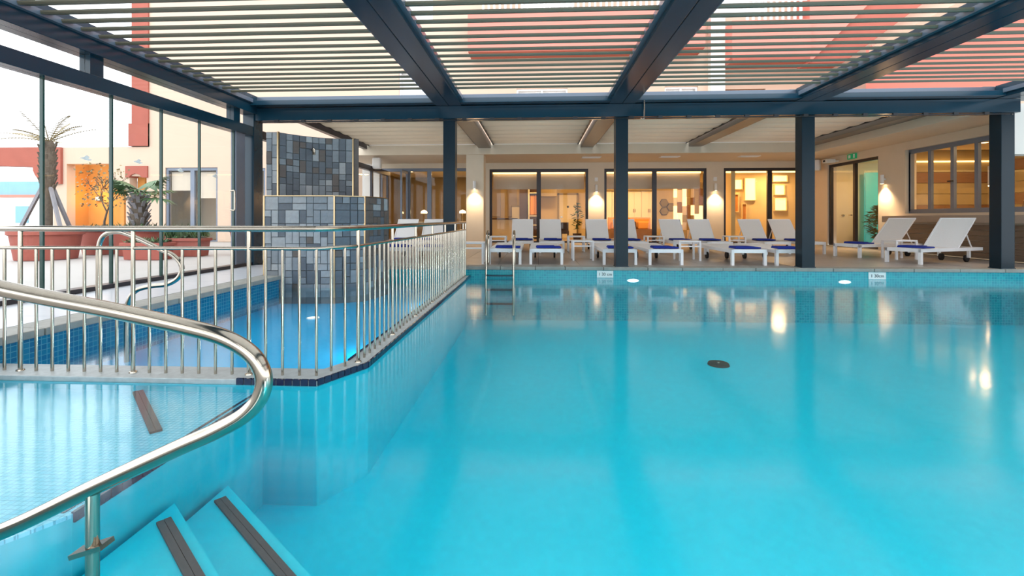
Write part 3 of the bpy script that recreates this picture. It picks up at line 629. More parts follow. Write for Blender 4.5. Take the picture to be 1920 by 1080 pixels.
# restaurant: tables, chairs, white sofas
def bistro(x, y, k):
    t = root('bistro_table', (x, y, 0)); tag(t, ('small pedestal table inside the folding door, nearest the white wall', 'small pedestal table inside the folding door, nearest the column', 'small pedestal table at the back of the restaurant')[k], 'table', 'bistro tables')
    part('top', MB().lathe([(0, 0.74), (0.36, 0.74), (0.36, 0.77), (0, 0.77)], (x, y, 0)), 'pale_wall', t, True)
    part('column', MB().tube([(x, y, 0.02), (x, y, 0.74)], 0.035, 10), 'dark_frame', t); part('foot', MB().lathe([(0, .01), (.22, .01), (.2, .03), (0, .05)], (x, y, 0)), 'dark_frame', t, True)
    l = root('table_lamp', (x, y, 0.77)); tag(l, ('small brass table lamp on the table by the white wall', 'small brass table lamp on the table by the column', 'small brass table lamp on the rear table')[k], 'lamp', 'table lamps')
    part('base', MB().tube([(x, y, 0.77), (x, y, 1.15)], 0.015, 8), 'brass', l); part('shade', MB().lathe([(0.13, 1.12), (0.12, 1.2), (0.0, 1.26)], (x, y, 0)), 'lamp_warm', l, True)
for k, (x, y) in enumerate(((-4.6, 19.0), (-2.95, 18.6), (-3.7, 20.6))): bistro(x, y, k)
# wing room
struct('floor_wing', MB().box(10.3, 16, 8.4, 17.5, -0.1, 0.01), 'int_floor'); struct('ceiling_wing', MB().box(10.3, 16, 8.4, 17.5, 2.85, 2.95), 'warm_wall')
struct('wall_wing_inner', MB().box(13.0, 13.2, 8.4, 14.6, 0, 2.85), 'warm_wall'); struct('wall_wing_far', MB().box(10.3, 16, 14.0, 14.2, 0, 2.85), 'tan_panel')
struct('wall_wing_deep', MB().box(10.3, 13, 17.2, 17.4, 0, 2.85), 'pale_wall'); struct('wall_wing_near', MB().box(10.3, 16, 8.2, 8.4, 0, 2.85), 'warm_wall')
for k, (x, y, p) in enumerate(((11.4, 12.6, 40), (11.4, 10.6, 45), (11.5, 15.4, 40))):
    downlight(x, y, 2.85, p, ('warm downlight behind the far sashes of the folding window', 'warm downlight behind the near sashes of the folding window', 'warm downlight behind the glass door of the wing')[k], 'wing downlights')
for k, y in enumerate((11.1, 12.2)):
    t = root('pendant_lamp', (11.2, y, 1.6)); tag(t, ('slim white pendant lamp behind the folding window, by the dark post', 'slim white pendant lamp behind the folding window, third sash')[k], 'lamp', 'pendant lamps')
    part('cord', MB().tube([(11.2, y, 2.84), (11.2, y, 2.2)], 0.006, 6), 'rubber', t); part('shade', MB().tube([(11.2, y, 2.2), (11.2, y, 1.72)], 0.05, 12), 'plastic_white', t, True)
    part('bulb', MB().lathe([(0, 0), (0.045, 0), (0.045, 0.02), (0, 0.02)], (11.2, y, 1.70), 12), 'lamp_warm', t)
    lamp('glow', 'POINT', (0, 0, 0.0), 6, WARM, t, 0.05)
for k in range(9): part('board', MB().box(12.965, 13.0, 8.5, 13.95, 0.06 + k * 0.31, 0.06 + k * 0.31 + 0.295), ('tan_panel', 'wood', 'tan_panel')[k % 3], bpy.data.objects['wall_wing_inner'])
wb2 = root('bar_counter', (11.9, 11.4, 0)); tag(wb2, 'pale bar counter inside the folding window', 'counter')
part('body', MB().box(11.7, 12.3, 9.4, 12.4, 0.012, 1.0), 'pale_wall', wb2); part('top', MB().box(11.62, 12.38, 9.3, 12.5, 1.0, 1.06), 'dark_wood', wb2)
for k, y in enumerate((10.0, 10.25, 11.05, 12.1)):
    bt = root('bottle', (11.9, y, 1.06)); tag(bt, 'dark bottle on the bar counter, %s from the near end' % ('first', 'second', 'third', 'fourth')[k], 'bottle', 'bottles on the bar')
    part('body', MB().lathe([(0, 0), (0.045, 0), (0.045, 0.16), (0.018, 0.22), (0.018, 0.28), (0, 0.28)], (11.9, y, 1.06), 14), 'dark_wood', bt, True); part('cap', MB().lathe([(0.02, 0.27), (0.02, 0.30), (0, 0.30)], (11.9, y, 1.06), 10), 'brass', bt)
for k in range(9): part('board', MB().box(10.35, 12.9, 13.965, 14.0, 0.06 + k * 0.31, 0.06 + k * 0.31 + 0.295), ('wood', 'tan_panel', 'tan_panel')[k % 3], bpy.data.objects['wall_wing_far'])
struct('trim_40', MB().box(10.4, 12.9, 13.9, 13.95, 2.50, 2.54), 'strip_warm', 'warm light strip along the panelled wall of the bar')
bl = root('lit_lettering', (12.94, 12.0, 1.25)); tag(bl, 'glowing white letters on the inner wall behind the last sash', 'sign')
text('llg', 0.75, (0, 0, 0), (R(90), 0, R(-90)), 'lit_panel', 'letters', bl, 0.02)
tp = solo('teal_screen', MB().box(11.4, 12.4, 16.9, 17.0, 0.012, 2.5), 'teal_panel', 'teal glass panel seen through the wing door', 'panel', bevel=0.01)
gw = leafy('indoor_hedge', 11.42, 16.3, 0.02, 1.35, 0.42, 900, 'dense green plant wall seen through the wing door', size=0.09)
eb = root('inner_panel_door', (10.9, 16.9, 0)); tag(eb, 'pale panelled door with chrome lock seen through the wing door', 'door')
part('leaf', MB().box(10.4, 11.2, 17.08, 17.18, 0.012, 2.2), 'pale_wall', eb); part('lock', MB().lathe([(0, .05), (.05, .04), (.06, 0)], (10.75, 17.08, 1.0), 14), 'chrome', eb)

# ------------------------------------------------------------------ wall fittings
def sconce(x, y, z, side, label, power=9):
    t = root('wall_sconce', (x, y, z)); tag(t, label, 'wall lamp', 'white tube wall lamps')
    dx, dy = side
    cx_, cy_ = x + dx * 0.09, y + dy * 0.09
    part('tube', MB().lathe([(0.045, -0.13), (0.05, -0.13), (0.05, 0.13), (0.0, 0.13)], (cx_, cy_, z), 16), 'plastic_white', t, True)
    part('wall_plate', MB().box(x + min(dx, 0) * 0.05 - 0.02 * abs(dy), x + max(dx, 0) * 0.05 + 0.02 * abs(dy), y + min(dy, 0) * 0.05 - 0.02 * abs(dx), y + max(dy, 0) * 0.05 + 0.02 * abs(dx), z - 0.03, z + 0.03), 'plastic_white', t)
    part('bulb', MB().lathe([(0, -0.125), (0.042, -0.125), (0.042, -0.115), (0, -0.115)], (cx_, cy_, z), 14), 'lamp_bright', t)
    lamp('bulb_light', 'SPOT', (dx * 0.13, dy * 0.13, -0.14), power * 3.4, (1, 0.70, 0.42), t, 0.04, (0, 0, 0), 105, 0.9)
sconce(-1.99, AY + 0.05, 1.98, (0, -1), 'white tube wall lamp on the square column', 42)
sconce(2.20, WY, 2.02, (0, -1), 'white tube wall lamp between the first and second sliding doors', 55)
sconce(6.50, WY, 2.05, (0, -1), 'white tube wall lamp between the second and third sliding doors', 55)
sconce(WX, 14.02, 2.03, (-1, 0), 'white tube wall lamp between the wing door and the folding window', 55)
for k, (x, y) in enumerate(((2.20, WY), (6.50, WY))):
    solo('switch_box', MB().box(x - 0.06, x + 0.06, y - 0.05, y, 2.28, 2.42), 'plastic_white', ('small white box above the lamp between the first two doors', 'small white box above the lamp between the last two doors')[k], 'box', 'white wall boxes', bevel=0.008)
def speaker(x, y, z, label, rz):
    t = root('loudspeaker', (x, y, z), rz); tag(t, label, 'speaker', 'white wall speakers')
    o = link('cabinet', MB().box(-0.14, 0.14, -0.14, 0.10, -0.19, 0.19).mesh('cabinet', 'plastic_white'), t); bev(o, 0.05, 4)
    o = link('grille', MB().box(-0.10, 0.10, -0.146, -0.139, -0.15, 0.15).mesh('grille', 'white_wall'), t)
    o = link('bracket', MB().box(-0.03, 0.03, 0.10, 0.19, -0.03, 0.03).mesh('bracket', 'plastic_white'), t)
speaker(-5.36, 15.55, 2.76, 'white loudspeaker on the white wall beside the folding door', 0.1)
speaker(9.72, 16.9, 2.76, 'white loudspeaker in the corner above the wing door', 0.9)
pj = root('security_camera', (9.7, 16.1, 2.83)); tag(pj, 'small white camera box beside the corner loudspeaker', 'camera')
part('body', MB().box(9.55, 9.85, 16.0, 16.25, 2.75, 2.87), 'plastic_white', pj, bevel=0.02); part('mount', MB().box(9.85, 10.0, 16.08, 16.16, 2.79, 2.83), 'plastic_white', pj); part('lens', MB().box(9.53, 9.56, 16.08, 16.16, 2.78, 2.84), 'rubber', pj)
ex = root('exit_sign', (9.98, 15.4, 2.88)); tag(ex, 'small green exit sign above the wing door', 'sign')
part('plate', MB().box(9.95, 9.99, 15.2, 15.6, 2.79, 2.95), 'exit_green', ex)
part('running_figure', MB().box(9.945, 9.951, 15.44, 15.54, 2.82, 2.92), 'sign_white', ex); part('doorway', MB().box(9.945, 9.951, 15.24, 15.31, 2.81, 2.93), 'sign_white', ex)

# ------------------------------------------------------------------ glass wall at the side
GX = -5.57
gw_ = struct('wall_glass', None, None, 'framed sliding glass wall between the pool and the patio'); gw_.location = (GX, 6, 0)
part('transom', MB().box(GX - 0.10, GX + 0.10, -3, PY + 0.1, 2.50, 2.68), 'steel_blue', gw_, bevel=0.006)
part('floor_track', MB().box(GX - 0.08, GX + 0.08, -3, 17.3, 0.0, 0.055), 'dark_frame', gw_)
for y in (5.6, 8.35, 2.9): part('short_post', MB().box(GX - 0.07, GX + 0.07, y - 0.09, y + 0.09, 2.68, 2.92), 'steel_blue', gw_)
part('corner_post', MB().box(GX - 0.11, GX + 0.11, PY - 0.16, PY + 0.14, 0, 2.92), 'steel_blue', gw_, bevel=0.006)
part('jamb', MB().box(GX - 0.05, GX + 0.05, 8.36, 8.62, 0.055, 2.5), 'grey_frame', gw_)
edges = [1.9, 2.7, 3.5, 4.27, 5.02, 5.88, 6.70, 7.49, 8.36]
for a, b in zip(edges, edges[1:]):
    p = part('pane', MB().box(GX - 0.006, GX + 0.006, a, b, 0.055, 2.5), 'glass', gw_)
    part('pane_edge', MB().box(GX - 0.02, GX + 0.02, b - 0.022, b, 0.055, 2.5), 'glass_edge', p)
for a, b in ((-3, 2.81), (2.99, 5.51), (5.69, 8.26)): part('clerestory_pane', MB().box(GX - 0.006, GX + 0.006, a, b, 2.68, 2.92), 'glass', gw_)
part('transom', MB().box(GX - 0.07, GX + 0.07, PY + 0.14, 17.4, 2.50, 2.66), 'dark_frame', gw_)
part('head_rail', MB().box(GX - 0.07, GX + 0.07, PY + 0.14, 17.4, 3.16, 3.3), 'dark_frame', gw_)
for y in (10.6, 12.2, 13.9, 15.6, 17.3): part('mullion', MB().box(GX - 0.04, GX + 0.04, y - 0.05, y + 0.05, 0.05, 2.5), 'dark_frame', gw_)
for a, b in ((9.1, 10.55), (10.65, 12.15), (12.25, 13.85), (13.95, 15.55), (15.65, 17.25)): part('pane', MB().box(GX - 0.006, GX + 0.006, a, b, 0.055, 2.5), 'glass', gw_)
hd = part('door_handle', MB().tube(spline([(GX + 0.02, 8.24, 1.40), (GX + 0.09, 8.24, 1.41), (GX + 0.10, 8.24, 1.38), (GX + 0.10, 8.24, 1.2), (GX + 0.10, 8.24, 1.08), (GX + 0.09, 8.24, 1.05), (GX + 0.02, 8.24, 1.06)], 4), 0.014, 8), 'chrome', gw_, True)
for (y, z) in ((5.52, 1.63), (6.28, 1.68), (7.05, 1.64), (7.85, 1.62)):      # dove stickers on the panes
    s = 0.055; pts = [(-1.6, .2), (-.6, .5), (.1, 1.0), (.9, .7), (.5, .35), (1.5, .1), (.6, -.2), (-.3, -.1), (-1.0, .1)]
    part('bird_sticker', MB().prism([(y + u * s, z + v * s) for u, v in pts], GX + 0.007, GX + 0.009, 0), 'sign_white', gw_)
struct('wall_glass_end', MB().box(-6.6, -5.94, WY - 0.02, WY, 0, 3.3), 'white_wall', 'white wall piece beside the folding door')

# ------------------------------------------------------------------ slate waterfall tower
tw = root('waterfall_tower', (-3.5, 7.8, -0.5)); tag(tw, 'grey slate clad waterfall tower standing in the paddling pool', 'fountain')
base_poly = [(-4.31, 7.23), (-3.20, 7.29), (-2.80, 7.53), (-2.65, 8.20), (-2.75, 8.60), (-4.31, 8.60)]
tb = part('base', MB().prism(base_poly, -0.5, 1.26), 'mortar', tw)
SL = ['slate_a', 'slate_b', 'slate_c', 'slate_d']
cache = {}
def slate(parent, org, u, z, w, h, shade):
    """tile with its lower corner at org + z, u = unit vector along the face, outward normal to its right side"""
    m = random.choices(SL, shade)[0]; key = (round(w, 3), round(h, 3), m)
    if key not in cache: cache[key] = MB().add([(0.003, 0, 0.003), (w - .003, 0, 0.003), (w - .003, 0, h - .003), (0.003, 0, h - .003), (0.006, -.012, 0.006), (w - .006, -.012, 0.006), (w - .006, -.012, h - .006), (0.006, -.012, h - .006)],
            [(4, 5, 6, 7), (0, 1, 5, 4), (1, 2, 6, 5), (2, 3, 7, 6), (3, 0, 4, 7)]).mesh('tile', m)
    off = Vector((0, 0, 0)); p = parent
    while p is not None: off += p.location; p = p.parent
    n = Vector((u.y, -u.x, 0)) * random.uniform(-0.004, 0.006)
    o = link('tile', cache[key], parent, Vector((org.x, org.y, z)) + n - off); o.rotation_euler = (0, 0, math.atan2(u.y, u.x))
def clad(parent, p, q, z0, z1, cols, rows, shade, maxw=2):
    p = Vector((*p, 0)); q = Vector((*q, 0)); u = (q - p).normalized(); cw = (q - p).length / cols; ch = (z1 - z0) / rows
    used = set()
    for r in range(rows):
        for c_ in range(cols):
            if (r, c_) in used: continue
            w, h = random.choices([(1, 1), (2, 1), (1, 2), (2, 2)], (3, 2, 4, 1.2))[0]
            if w > maxw or c_ + w > cols or (w == 2 and (r, c_ + 1) in used): w = 1
            if r + h > rows: h = 1
            if h == 2 and any((r + 1, c_ + k) in used for k in range(w)): h = 1
            for a in range(h):
                for b in range(w): used.add((r + a, c_ + b))
            slate(parent, p + u * cw * c_, u, z0 + ch * r, cw * w, ch * h, shade)
clad(tb, base_poly[0], base_poly[1], -0.35, 1.25, 10, 15, (1, 4, 5, 0.3))
clad(tb, base_poly[1], base_poly[2], -0.35, 1.25, 4, 15, (6, 2, 0.8, 0.5))
clad(tb, base_poly[2], base_poly[3], -0.35, 1.25, 6, 15, (1.5, 1.5, 0.3, 6))
for x, y in (base_poly[0], base_poly[1], base_poly[2]):
    part('corner_trim', MB().box(x - 0.012, x + 0.012, y - 0.02, y + 0.01, -0.35, 1.265), 'brass', tb)
for p, q in zip(base_poly[:3], base_poly[1:4]):
    part('top_trim', MB().bar((*p, 1.262), (*q, 1.262), 0.03, 0.012), 'brass', tb)
part('top_cap', MB().prism(base_poly, 1.26, 1.266), 'mortar', tb)
# upper concave wall
A = Vector((-4.26, 7.56, 0)); B = Vector((-3.30, 8.28, 0)); NC = 11
chord = (B - A); un = chord.normalized(); nb = Vector((-un.y, un.x, 0))       # nb points away from the viewer
arc = [A + chord * (k / NC) + nb * 0.16 * math.sin(math.pi * k / NC) for k in range(NC + 1)]
back = [p + nb * 0.22 for p in arc]
UT = 2.33
tu = part('upper_wall', MB().prism([(p.x, p.y) for p in arc] + [(p.x, p.y) for p in back[::-1]], 1.26, UT), 'mortar', tw)
for k in range(NC): clad(tu, (arc[k].x, arc[k].y), (arc[k + 1].x, arc[k + 1].y), 1.27, UT - 0.005, 1, 10, (5, 3, 0.7, 1.5), 1)
ts = part('end_slab', MB().prism([(-4.45, 7.52), (-4.26, 7.54), (-4.27, 7.80), (-4.45, 7.80)], 1.26, UT), 'mortar', tw)
clad(ts, (-4.45, 7.515), (-4.26, 7.535), 1.27, UT - 0.005, 2, 10, (0.5, 4, 3, 0.3))
part('corner_trim', MB().box(-4.272, -4.248, 7.515, 7.56, 1.26, UT + 0.006), 'brass', tw)
part('corner_trim', MB().box(B.x - 0.005, B.x + 0.02, B.y - 0.02, B.y + 0.02, 1.26, UT + 0.006), 'brass', tw)
part('end_slab', MB().prism([(B.x + 0.02, B.y), (B.x + 0.10, B.y + 0.02), (B.x - 0.05, B.y + 0.22), (B.x - 0.12, B.y + 0.2)], 1.26, UT), 'slate_d', tw)
m5 = arc[5]
sp = part('spout', MB().tube([m5 - nb * 0.0 + Vector((0, 0, 2.10)), m5 - nb * 0.10 + Vector((0, 0, 2.11)), m5 - nb * 0.15 + Vector((0, 0, 2.07)), m5 - nb * 0.155 + Vector((0, 0, 2.0))], 0.025, 10), 'chrome', tw, True, label='short chrome spout')

# ------------------------------------------------------------------ divider railing
ra = root('pool_railing', (-1.33, 5.5, -0.17)); tag(ra, 'polished steel railing with upright bars around the paddling pool', 'railing')
CB = [(-4.0, 3.13), (-1.50, 3.13), (-1.33, 3.45), (-1.33, 8.72)]
def along(pts, step):
    out = []; carry = 0.0
    for (a, b) in zip(pts, pts[1:]):
        a = Vector(a); b = Vector(b); L = (b - a).length; d = carry
        while d < L: out.append(a + (b - a) * (d / L)); d += step
        carry = d - L
    return out
part('top_rail', MB().tube([(x, y, 0.83) for x, y in CB], 0.021, 14), 'chrome', ra, True)
part('mid_rail', MB().tube([(x, y, 0.695) for x, y in CB], 0.013, 10), 'chrome', ra, True)
bar_me = MB().tube([(0, 0, -0.172), (0, 0, 0.69)], 0.0098, 8).mesh('bar', 'chrome', True)
post_me = MB().tube([(0, 0, -0.172), (0, 0, 0.82)], 0.0135, 10).mesh('rail_post', 'chrome', True)
fl_me = MB().lathe([(0.0, 0.01), (0.024, 0.008), (0.026, 0.0)], (0, 0, -0.172), 10).mesh('flange', 'chrome', True)
for i, p in enumerate(along(CB, 0.119)):
    isp = i % 7 == 3
    o = link('rail_post' if isp else 'bar', post_me if isp else bar_me, ra, (p.x + 1.33, p.y - 5.5, 0.17))
    if isp: link('flange', fl_me, o, (0, 0, 0))
o = link('rail_post', post_me, ra, (0, 8.72 - 5.5, 0.17))

# ------------------------------------------------------------------ handrails and ladder
hr = root('handrail', (-2.3, 1.40, 0)); tag(hr, 'thick looped steel handrail at the pool steps, close to the viewer', 'handrail')
pts = [(-2.62, 1.42, -0.03), (-2.62, 1.42, 0.45), (-2.58, 1.42, 0.74), (-2.40, 1.42, 0.83), (-2.1, 1.42, 0.755), (-1.66, 1.42, 0.665), (-1.35, 1.42, 0.610), (-1.10, 1.42, 0.560), (-0.97, 1.42, 0.525), (-0.887, 1.42, 0.475), (-0.850, 1.42, 0.410), (-0.860, 1.42, 0.345), (-0.910, 1.42, 0.288), (-1.0, 1.42, 0.236), (-1.13, 1.42, 0.177), (-1.41, 1.42, 0.044), (-1.66, 1.42, -0.080), (-1.95, 1.42, -0.20), (-2.2, 1.42, -0.28)]
part('loop_tube', MB().tube(spline(pts, 8), 0.0255, 18), 'chrome', hr, True)
part('support_post', MB().tube([(-1.41, 1.42, 0.035), (-1.41, 1.42, -0.52)], 0.0185, 14), 'chrome', hr, True)
part('clamp', MB().bar((-1.465, 1.42, -0.165), (-1.36, 1.42, -0.13), 0.05, 0.015), 'chrome', hr)
h2 = root('handrail', (-4.2, 4.23, 0)); tag(h2, 'looped steel handrail entering the paddling pool behind the railing', 'handrail')
yy = 4.23
pts = [(-4.14, yy, 0.0), (-4.14, yy, 0.4), (-4.135, yy, 0.62), (-4.09, yy, 0.735), (-3.98, yy, 0.775), (-3.84, yy, 0.75), (-3.5, yy, 0.60), (-3.39, yy, 0.545), (-3.32, yy, 0.45), (-3.35, yy, 0.35), (-3.46, yy, 0.285), (-3.62, yy, 0.265), (-3.77, yy, 0.22), (-3.845, yy, 0.11), (-3.86, yy, -0.05), (-3.86, yy, -0.3), (-3.86, yy, -0.5)]
part('loop_tube', MB().tube(spline(pts, 7), 0.0215, 14), 'chrome', h2, True)
part('flange', MB().lathe([(0.02, 0.02), (0.05, 0.015), (0.055, 0.004)], (-4.14, yy, 0)), 'chrome', h2, True)
la = root('pool_ladder', (-0.66, YF, 0)); tag(la, 'steel pool ladder with two curved rails at the far edge', 'ladder')
for x in (-0.94, -0.43):
    part('side_rail', MB().tube(spline([(x, YF + 0.35, 0.0), (x, YF + 0.35, 0.45), (x, YF + 0.36, 0.60), (x, YF + 0.2, 0.66), (x, YF + 0.04, 0.60), (x, YF - 0.05, 0.42), (x, YF - 0.09, 0.0), (x, YF - 0.10, -0.9)], 7), 0.021, 12), 'chrome', la, True)
for z in (-0.155, -0.42, -0.68): part('step', MB().box(-0.92, -0.45, YF - 0.15, YF - 0.06, z - 0.015, z + 0.01), 'steel_blue', la, bevel=0.006)

# ------------------------------------------------------------------ sun loungers, towels, side tables
LW, LL, SH = 0.66, 1.95, 0.31
def make_lounger(back):
    r = root('sun_lounger')
    f = MB()
    for s in (-1, 1): f.box(s * (LW/2) - (0.045 if s > 0 else 0), s * (LW/2) + (0.045 if s < 0 else 0), 0, LL, SH - 0.07, SH - 0.005)
    f.box(-LW/2, LW/2, 0, 0.05, SH - 0.07, SH - 0.005); f.box(-LW/2, LW/2, LL - 0.05, LL, SH - 0.07, SH - 0.005); f.box(-LW/2, LW/2, 1.15, 1.19, SH - 0.07, SH - 0.03)
    link('frame', f.mesh('frame', 'white_metal'), r)
    lg = MB().box(-0.026, 0.026, -0.03, 0.03, 0, SH - 0.07).mesh('leg', 'white_metal')
    for x, y in ((-LW/2 + .026, .03), (LW/2 - .026, .03)): link('leg', lg, r, (x, y, 0))
    lr = MB().box(-0.02, 0.02, -0.03, 0.03, 0.09, SH - 0.07).mesh('leg', 'white_metal')
    wh = MB(); wh.prism([(0.075 * math.cos(t * math.pi / 10), 0.075 * math.sin(t * math.pi / 10)) for t in range(20)], -0.02, 0.02, 0); whm = wh.mesh('wheel', 'rubber')
    for x in (-LW/2 + .07, LW/2 - .07):
        o = link('leg', lr, r, (x, 1.62, 0)); link('wheel', whm, o, (0.04 if x < 0 else -0.04, 0, 0.076))
    s = MB(); n = 10
    prof = [(0.02 + (1.16) * k / n, SH - 0.018 * math.sin(math.pi * k / n)) for k in range(n + 1)]
    s.prism(prof + [(y, z - 0.008) for y, z in prof[::-1]], -LW/2 + 0.04, LW/2 - 0.04, 0)
    link('seat_sling', s.mesh('seat_sling', 'sling', True), r)
    ang = R(50) if back == 'up' else (R(47) if back == 'low' else R(2))
    bl_ = 0.76 if back != 'low' else 0.84; cy_, sy_ = math.cos(ang), math.sin(ang)
    pr = [(1.18, SH - 0.012), (1.18 + bl_ * cy_, SH - 0.012 + bl_ * sy_), (1.18 + bl_ * cy_ + 0.022 * sy_, SH - 0.012 + bl_ * sy_ - 0.022 * cy_), (1.18 + 0.022 * sy_, SH - 0.012 - 0.022 * cy_)]
    b = link('backrest', MB().prism(pr, -LW/2 + 0.045, LW/2 - 0.045, 0).mesh('backrest', 'sling'), r)
    fr = MB(); 
    for sx in (-1, 1):
        x = sx * (LW/2 - 0.035); fr.bar((x, 1.18, SH - 0.02), (x, 1.18 + bl_ * cy_, SH - 0.02 + bl_ * sy_), 0.03)
    fr.bar((-LW/2 + .02, 1.18 + bl_ * cy_, SH - 0.02 + bl_ * sy_), (LW/2 - .02, 1.18 + bl_ * cy_, SH - 0.02 + bl_ * sy_), 0.03)
    link('back_frame', fr.mesh('back_frame', 'white_metal'), b)
    if back != 'flat':
        st = MB()
        for sx in (-1, 1):
            x = sx * (LW/2 - 0.06); st.bar((x, 1.72, SH - 0.06), (x, 1.18 + 0.45 * cy_, SH + 0.43 * sy_), 0.018)
        link('prop', st.mesh('prop', 'white_metal'), r)
    return r
protos = {k: make_lounger(k) for k in ('up', 'flat', 'low')}
used = {k: False for k in protos}
tw_me = None
def make_towel():
    m = MB(); m.box(-0.25, 0.25, -0.16, 0.16, 0, 0.032)
    t = root('folded_towel'); o = link('fold', m.mesh('fold', 'towel'), t); bev(o, 0.014, 3)
    o = link('upper_fold', MB().box(-0.24, 0.12, -0.15, 0.15, 0.032, 0.046).mesh('upper_fold', 'towel'), t); bev(o, 0.006, 2)
    return t
towel0 = make_towel(); towel_used = False
def place(kind, x, y, rz, where, group):
    global towel_used
    p = protos[kind]
    if not used[kind]: o = p; used[kind] = True
    else: o = copy_tree(p)
    o.location = (x, y, 0); o.rotation_euler = (0, 0, rz)
    tag(o, 'white sun lounger ' + ('lying flat, ' if kind == 'flat' else 'with raised back, ') + where, 'sun lounger', group)
    if not towel_used: t = towel0; towel_used = True
    else: t = copy_tree(towel0)
    d = 0.32 if kind != 'up' else 0.85
    lx, ly = 0.05, d
    t.location = (x + lx * math.cos(rz) - ly * math.sin(rz), y + lx * math.sin(rz) + ly * math.cos(rz), SH + 0.001)
    t.rotation_euler = (0, 0, rz + random.uniform(-.06, .06))
    tag(t, 'blue towel on the ' + ('flat lounger ' if kind == 'flat' else 'raised lounger ') + where, 'towel', 'folded blue towels')
ordn = ['first', 'second', 'third', 'fourth', 'fifth', 'sixth', 'seventh', 'eighth', 'ninth', 'tenth']
for k, x in enumerate((-2.95, -2.15)): place('flat', x, 9.45, 0, 'front row behind railing, %s from slate tower' % ordn[k], 'front row loungers')
for k, x in enumerate((-0.63, 0.19, 1.62, 2.50, 4.07, 4.90)): place('flat', x, 9.22, 0, '%s in the front row from the ladder' % ordn[k], 'front row loungers')
for k, x in enumerate((-3.85, -3.05)): place('up', x, 12.3, 0, 'rear row behind railing, %s from slate tower' % ordn[k], 'rear row loungers')
for k, x in enumerate((-0.41, 0.40, 1.75, 2.55, 3.88, 4.70, 6.14, 7.0)): place('up', x, 12.3, 0, '%s in the rear row from the column' % ordn[k], 'rear row loungers')
place('low', 7.28, 11.45, R(-72), 'turned sideways, nearer the glass door', 'turned loungers')
place('low', 7.36, 9.86, R(-68), 'turned sideways, nearer the pool edge', 'turned loungers')
def make_table():
    r = root('side_table'); w = 0.23; h = 0.43
    o = link('top', MB().box(-w, w, -w, w, h - 0.035, h).mesh('top', 'white_metal'), r); bev(o, 0.012, 3)
    lg = MB().box(-0.02, 0.02, -0.02, 0.02, 0, h - 0.035).mesh('leg', 'white_metal')
    for sx in (-1, 1):
        for sy in (-1, 1): link('leg', lg, r, (sx * (w - 0.02), sy * (w - 0.02), 0))
    link('lower_rail', MB().box(-w + .02, w - .02, -w + .01, -w + .03, h - 0.13, h - 0.105).mesh('lower_rail', 'white_metal'), r)
    return r
tb0 = make_table()
TB = [(-1.28, 9.5, 'beside the pool ladder'), (-1.05, 12.8, 'beside the first raised lounger of the rear row'), (1.0, 10.35, 'between the second and third flat loungers'), (1.08, 13.0, 'between the second and third raised loungers'), (3.25, 10.35, 'between the fourth and fifth flat loungers'), (3.22, 13.1, 'between the fourth and fifth raised loungers'), (5.42, 13.2, 'between the sixth and seventh raised loungers'), (8.12, 10.97, 'between the two turned loungers')]
for k, (x, y, lb) in enumerate(TB):
    o = tb0 if k == 0 else copy_tree(tb0)
    o.location = (x, y, 0); tag(o, 'small white metal side table ' + lb, 'side table', 'white side tables')

# ------------------------------------------------------------------ patio: garden wall, planters, palms
gwl = struct('wall_garden', None, None, 'peach garden wall with arch and niches'); gwl.location = (-18, WY, 0)
part('plaster', wall_x(MB(), -26, -15.05, 0, 3.70, WY, WY + 0.35, [(-23.5, -18.99, 0, 3.0), (-18.44, -16.55, 0, 3.05), (-16.55, -16.0, 0.3, 2.1), (-15.85, -15.16, 0.35, 2.56)]), 'peach', gwl)
arch = [(-23.6, 3.72), (-18.59, 3.70), (-18.59, 2.26), (-19.0, 2.26)] + [(-19.0 - 0.75 * math.sin(t) - 0.0, 2.26 + 0.68 * (1 - math.cos(t))) for t in [R(15 * q) for q in range(1, 7)]] + [(-21.5, 3.0), (-23.6, 3.0)]
part('arch_lintel', MB().prism(arch, WY - 0.1, WY + 0.36, 1), 'red', gwl)
part('niche_back', MB().box(-18.5, -16.5, WY + 0.9, WY + 1.0, 0, 3.3), 'orange', gwl); part('niche_side', MB().box(-18.6, -18.44, WY + 0.35, WY + 0.95, 0, 3.2), 'orange', gwl); part('niche_side', MB().box(-16.55, -16.4, WY + 0.35, WY + 0.95, 0, 3.2), 'orange', gwl)
part('small_lintel', MB().prism([(-15.98, 2.95), (-15.09, 2.95), (-15.09, 2.5), (-15.3, 2.5), (-15.42, 2.62), (-15.6, 2.66), (-15.75, 2.6), (-15.85, 2.5), (-15.98, 2.5)], WY - 0.06, WY + 0.36, 1), 'red', gwl)
part('slot_reveal', MB().box(-15.85, -15.55, WY + 0.36, WY + 0.5, 0.35, 2.56), 'orange', gwl)
gl_ = root('garden_lamp', (-17.9, WY + 0.85, 1.7)); tag(gl_, 'warm wall lamp glowing in the orange garden niche', 'lamp')
part('housing', MB().box(-18.0, -17.8, WY + 0.76, WY + 0.9, 1.62, 1.82), 'dark_frame', gl_); part('bulb', MB().box(-17.97, -17.83, WY + 0.74, WY + 0.77, 1.65, 1.79), 'lamp_warm', gl_)
lamp('glow', 'POINT', (0.1, -0.35, 0.05), 22, (1, 0.55, 0.12), gl_, 0.1)
nb_ = root('neighbour_building', (-33, 32, 0)); tag(nb_, 'white building with blue glass band seen through the garden arch', 'building')
part('wall', MB().box(-50, -22, 32, 38, 0, 2.6), 'white_wall', nb_); part('glass_band', MB().box(-50, -22, 32.3, 38, 2.6, 3.6), 'blue_band', nb_); part('roof_edge', MB().box(-50.2, -21.8, 31.9, 38, 2.45, 2.62), 'pink', nb_)
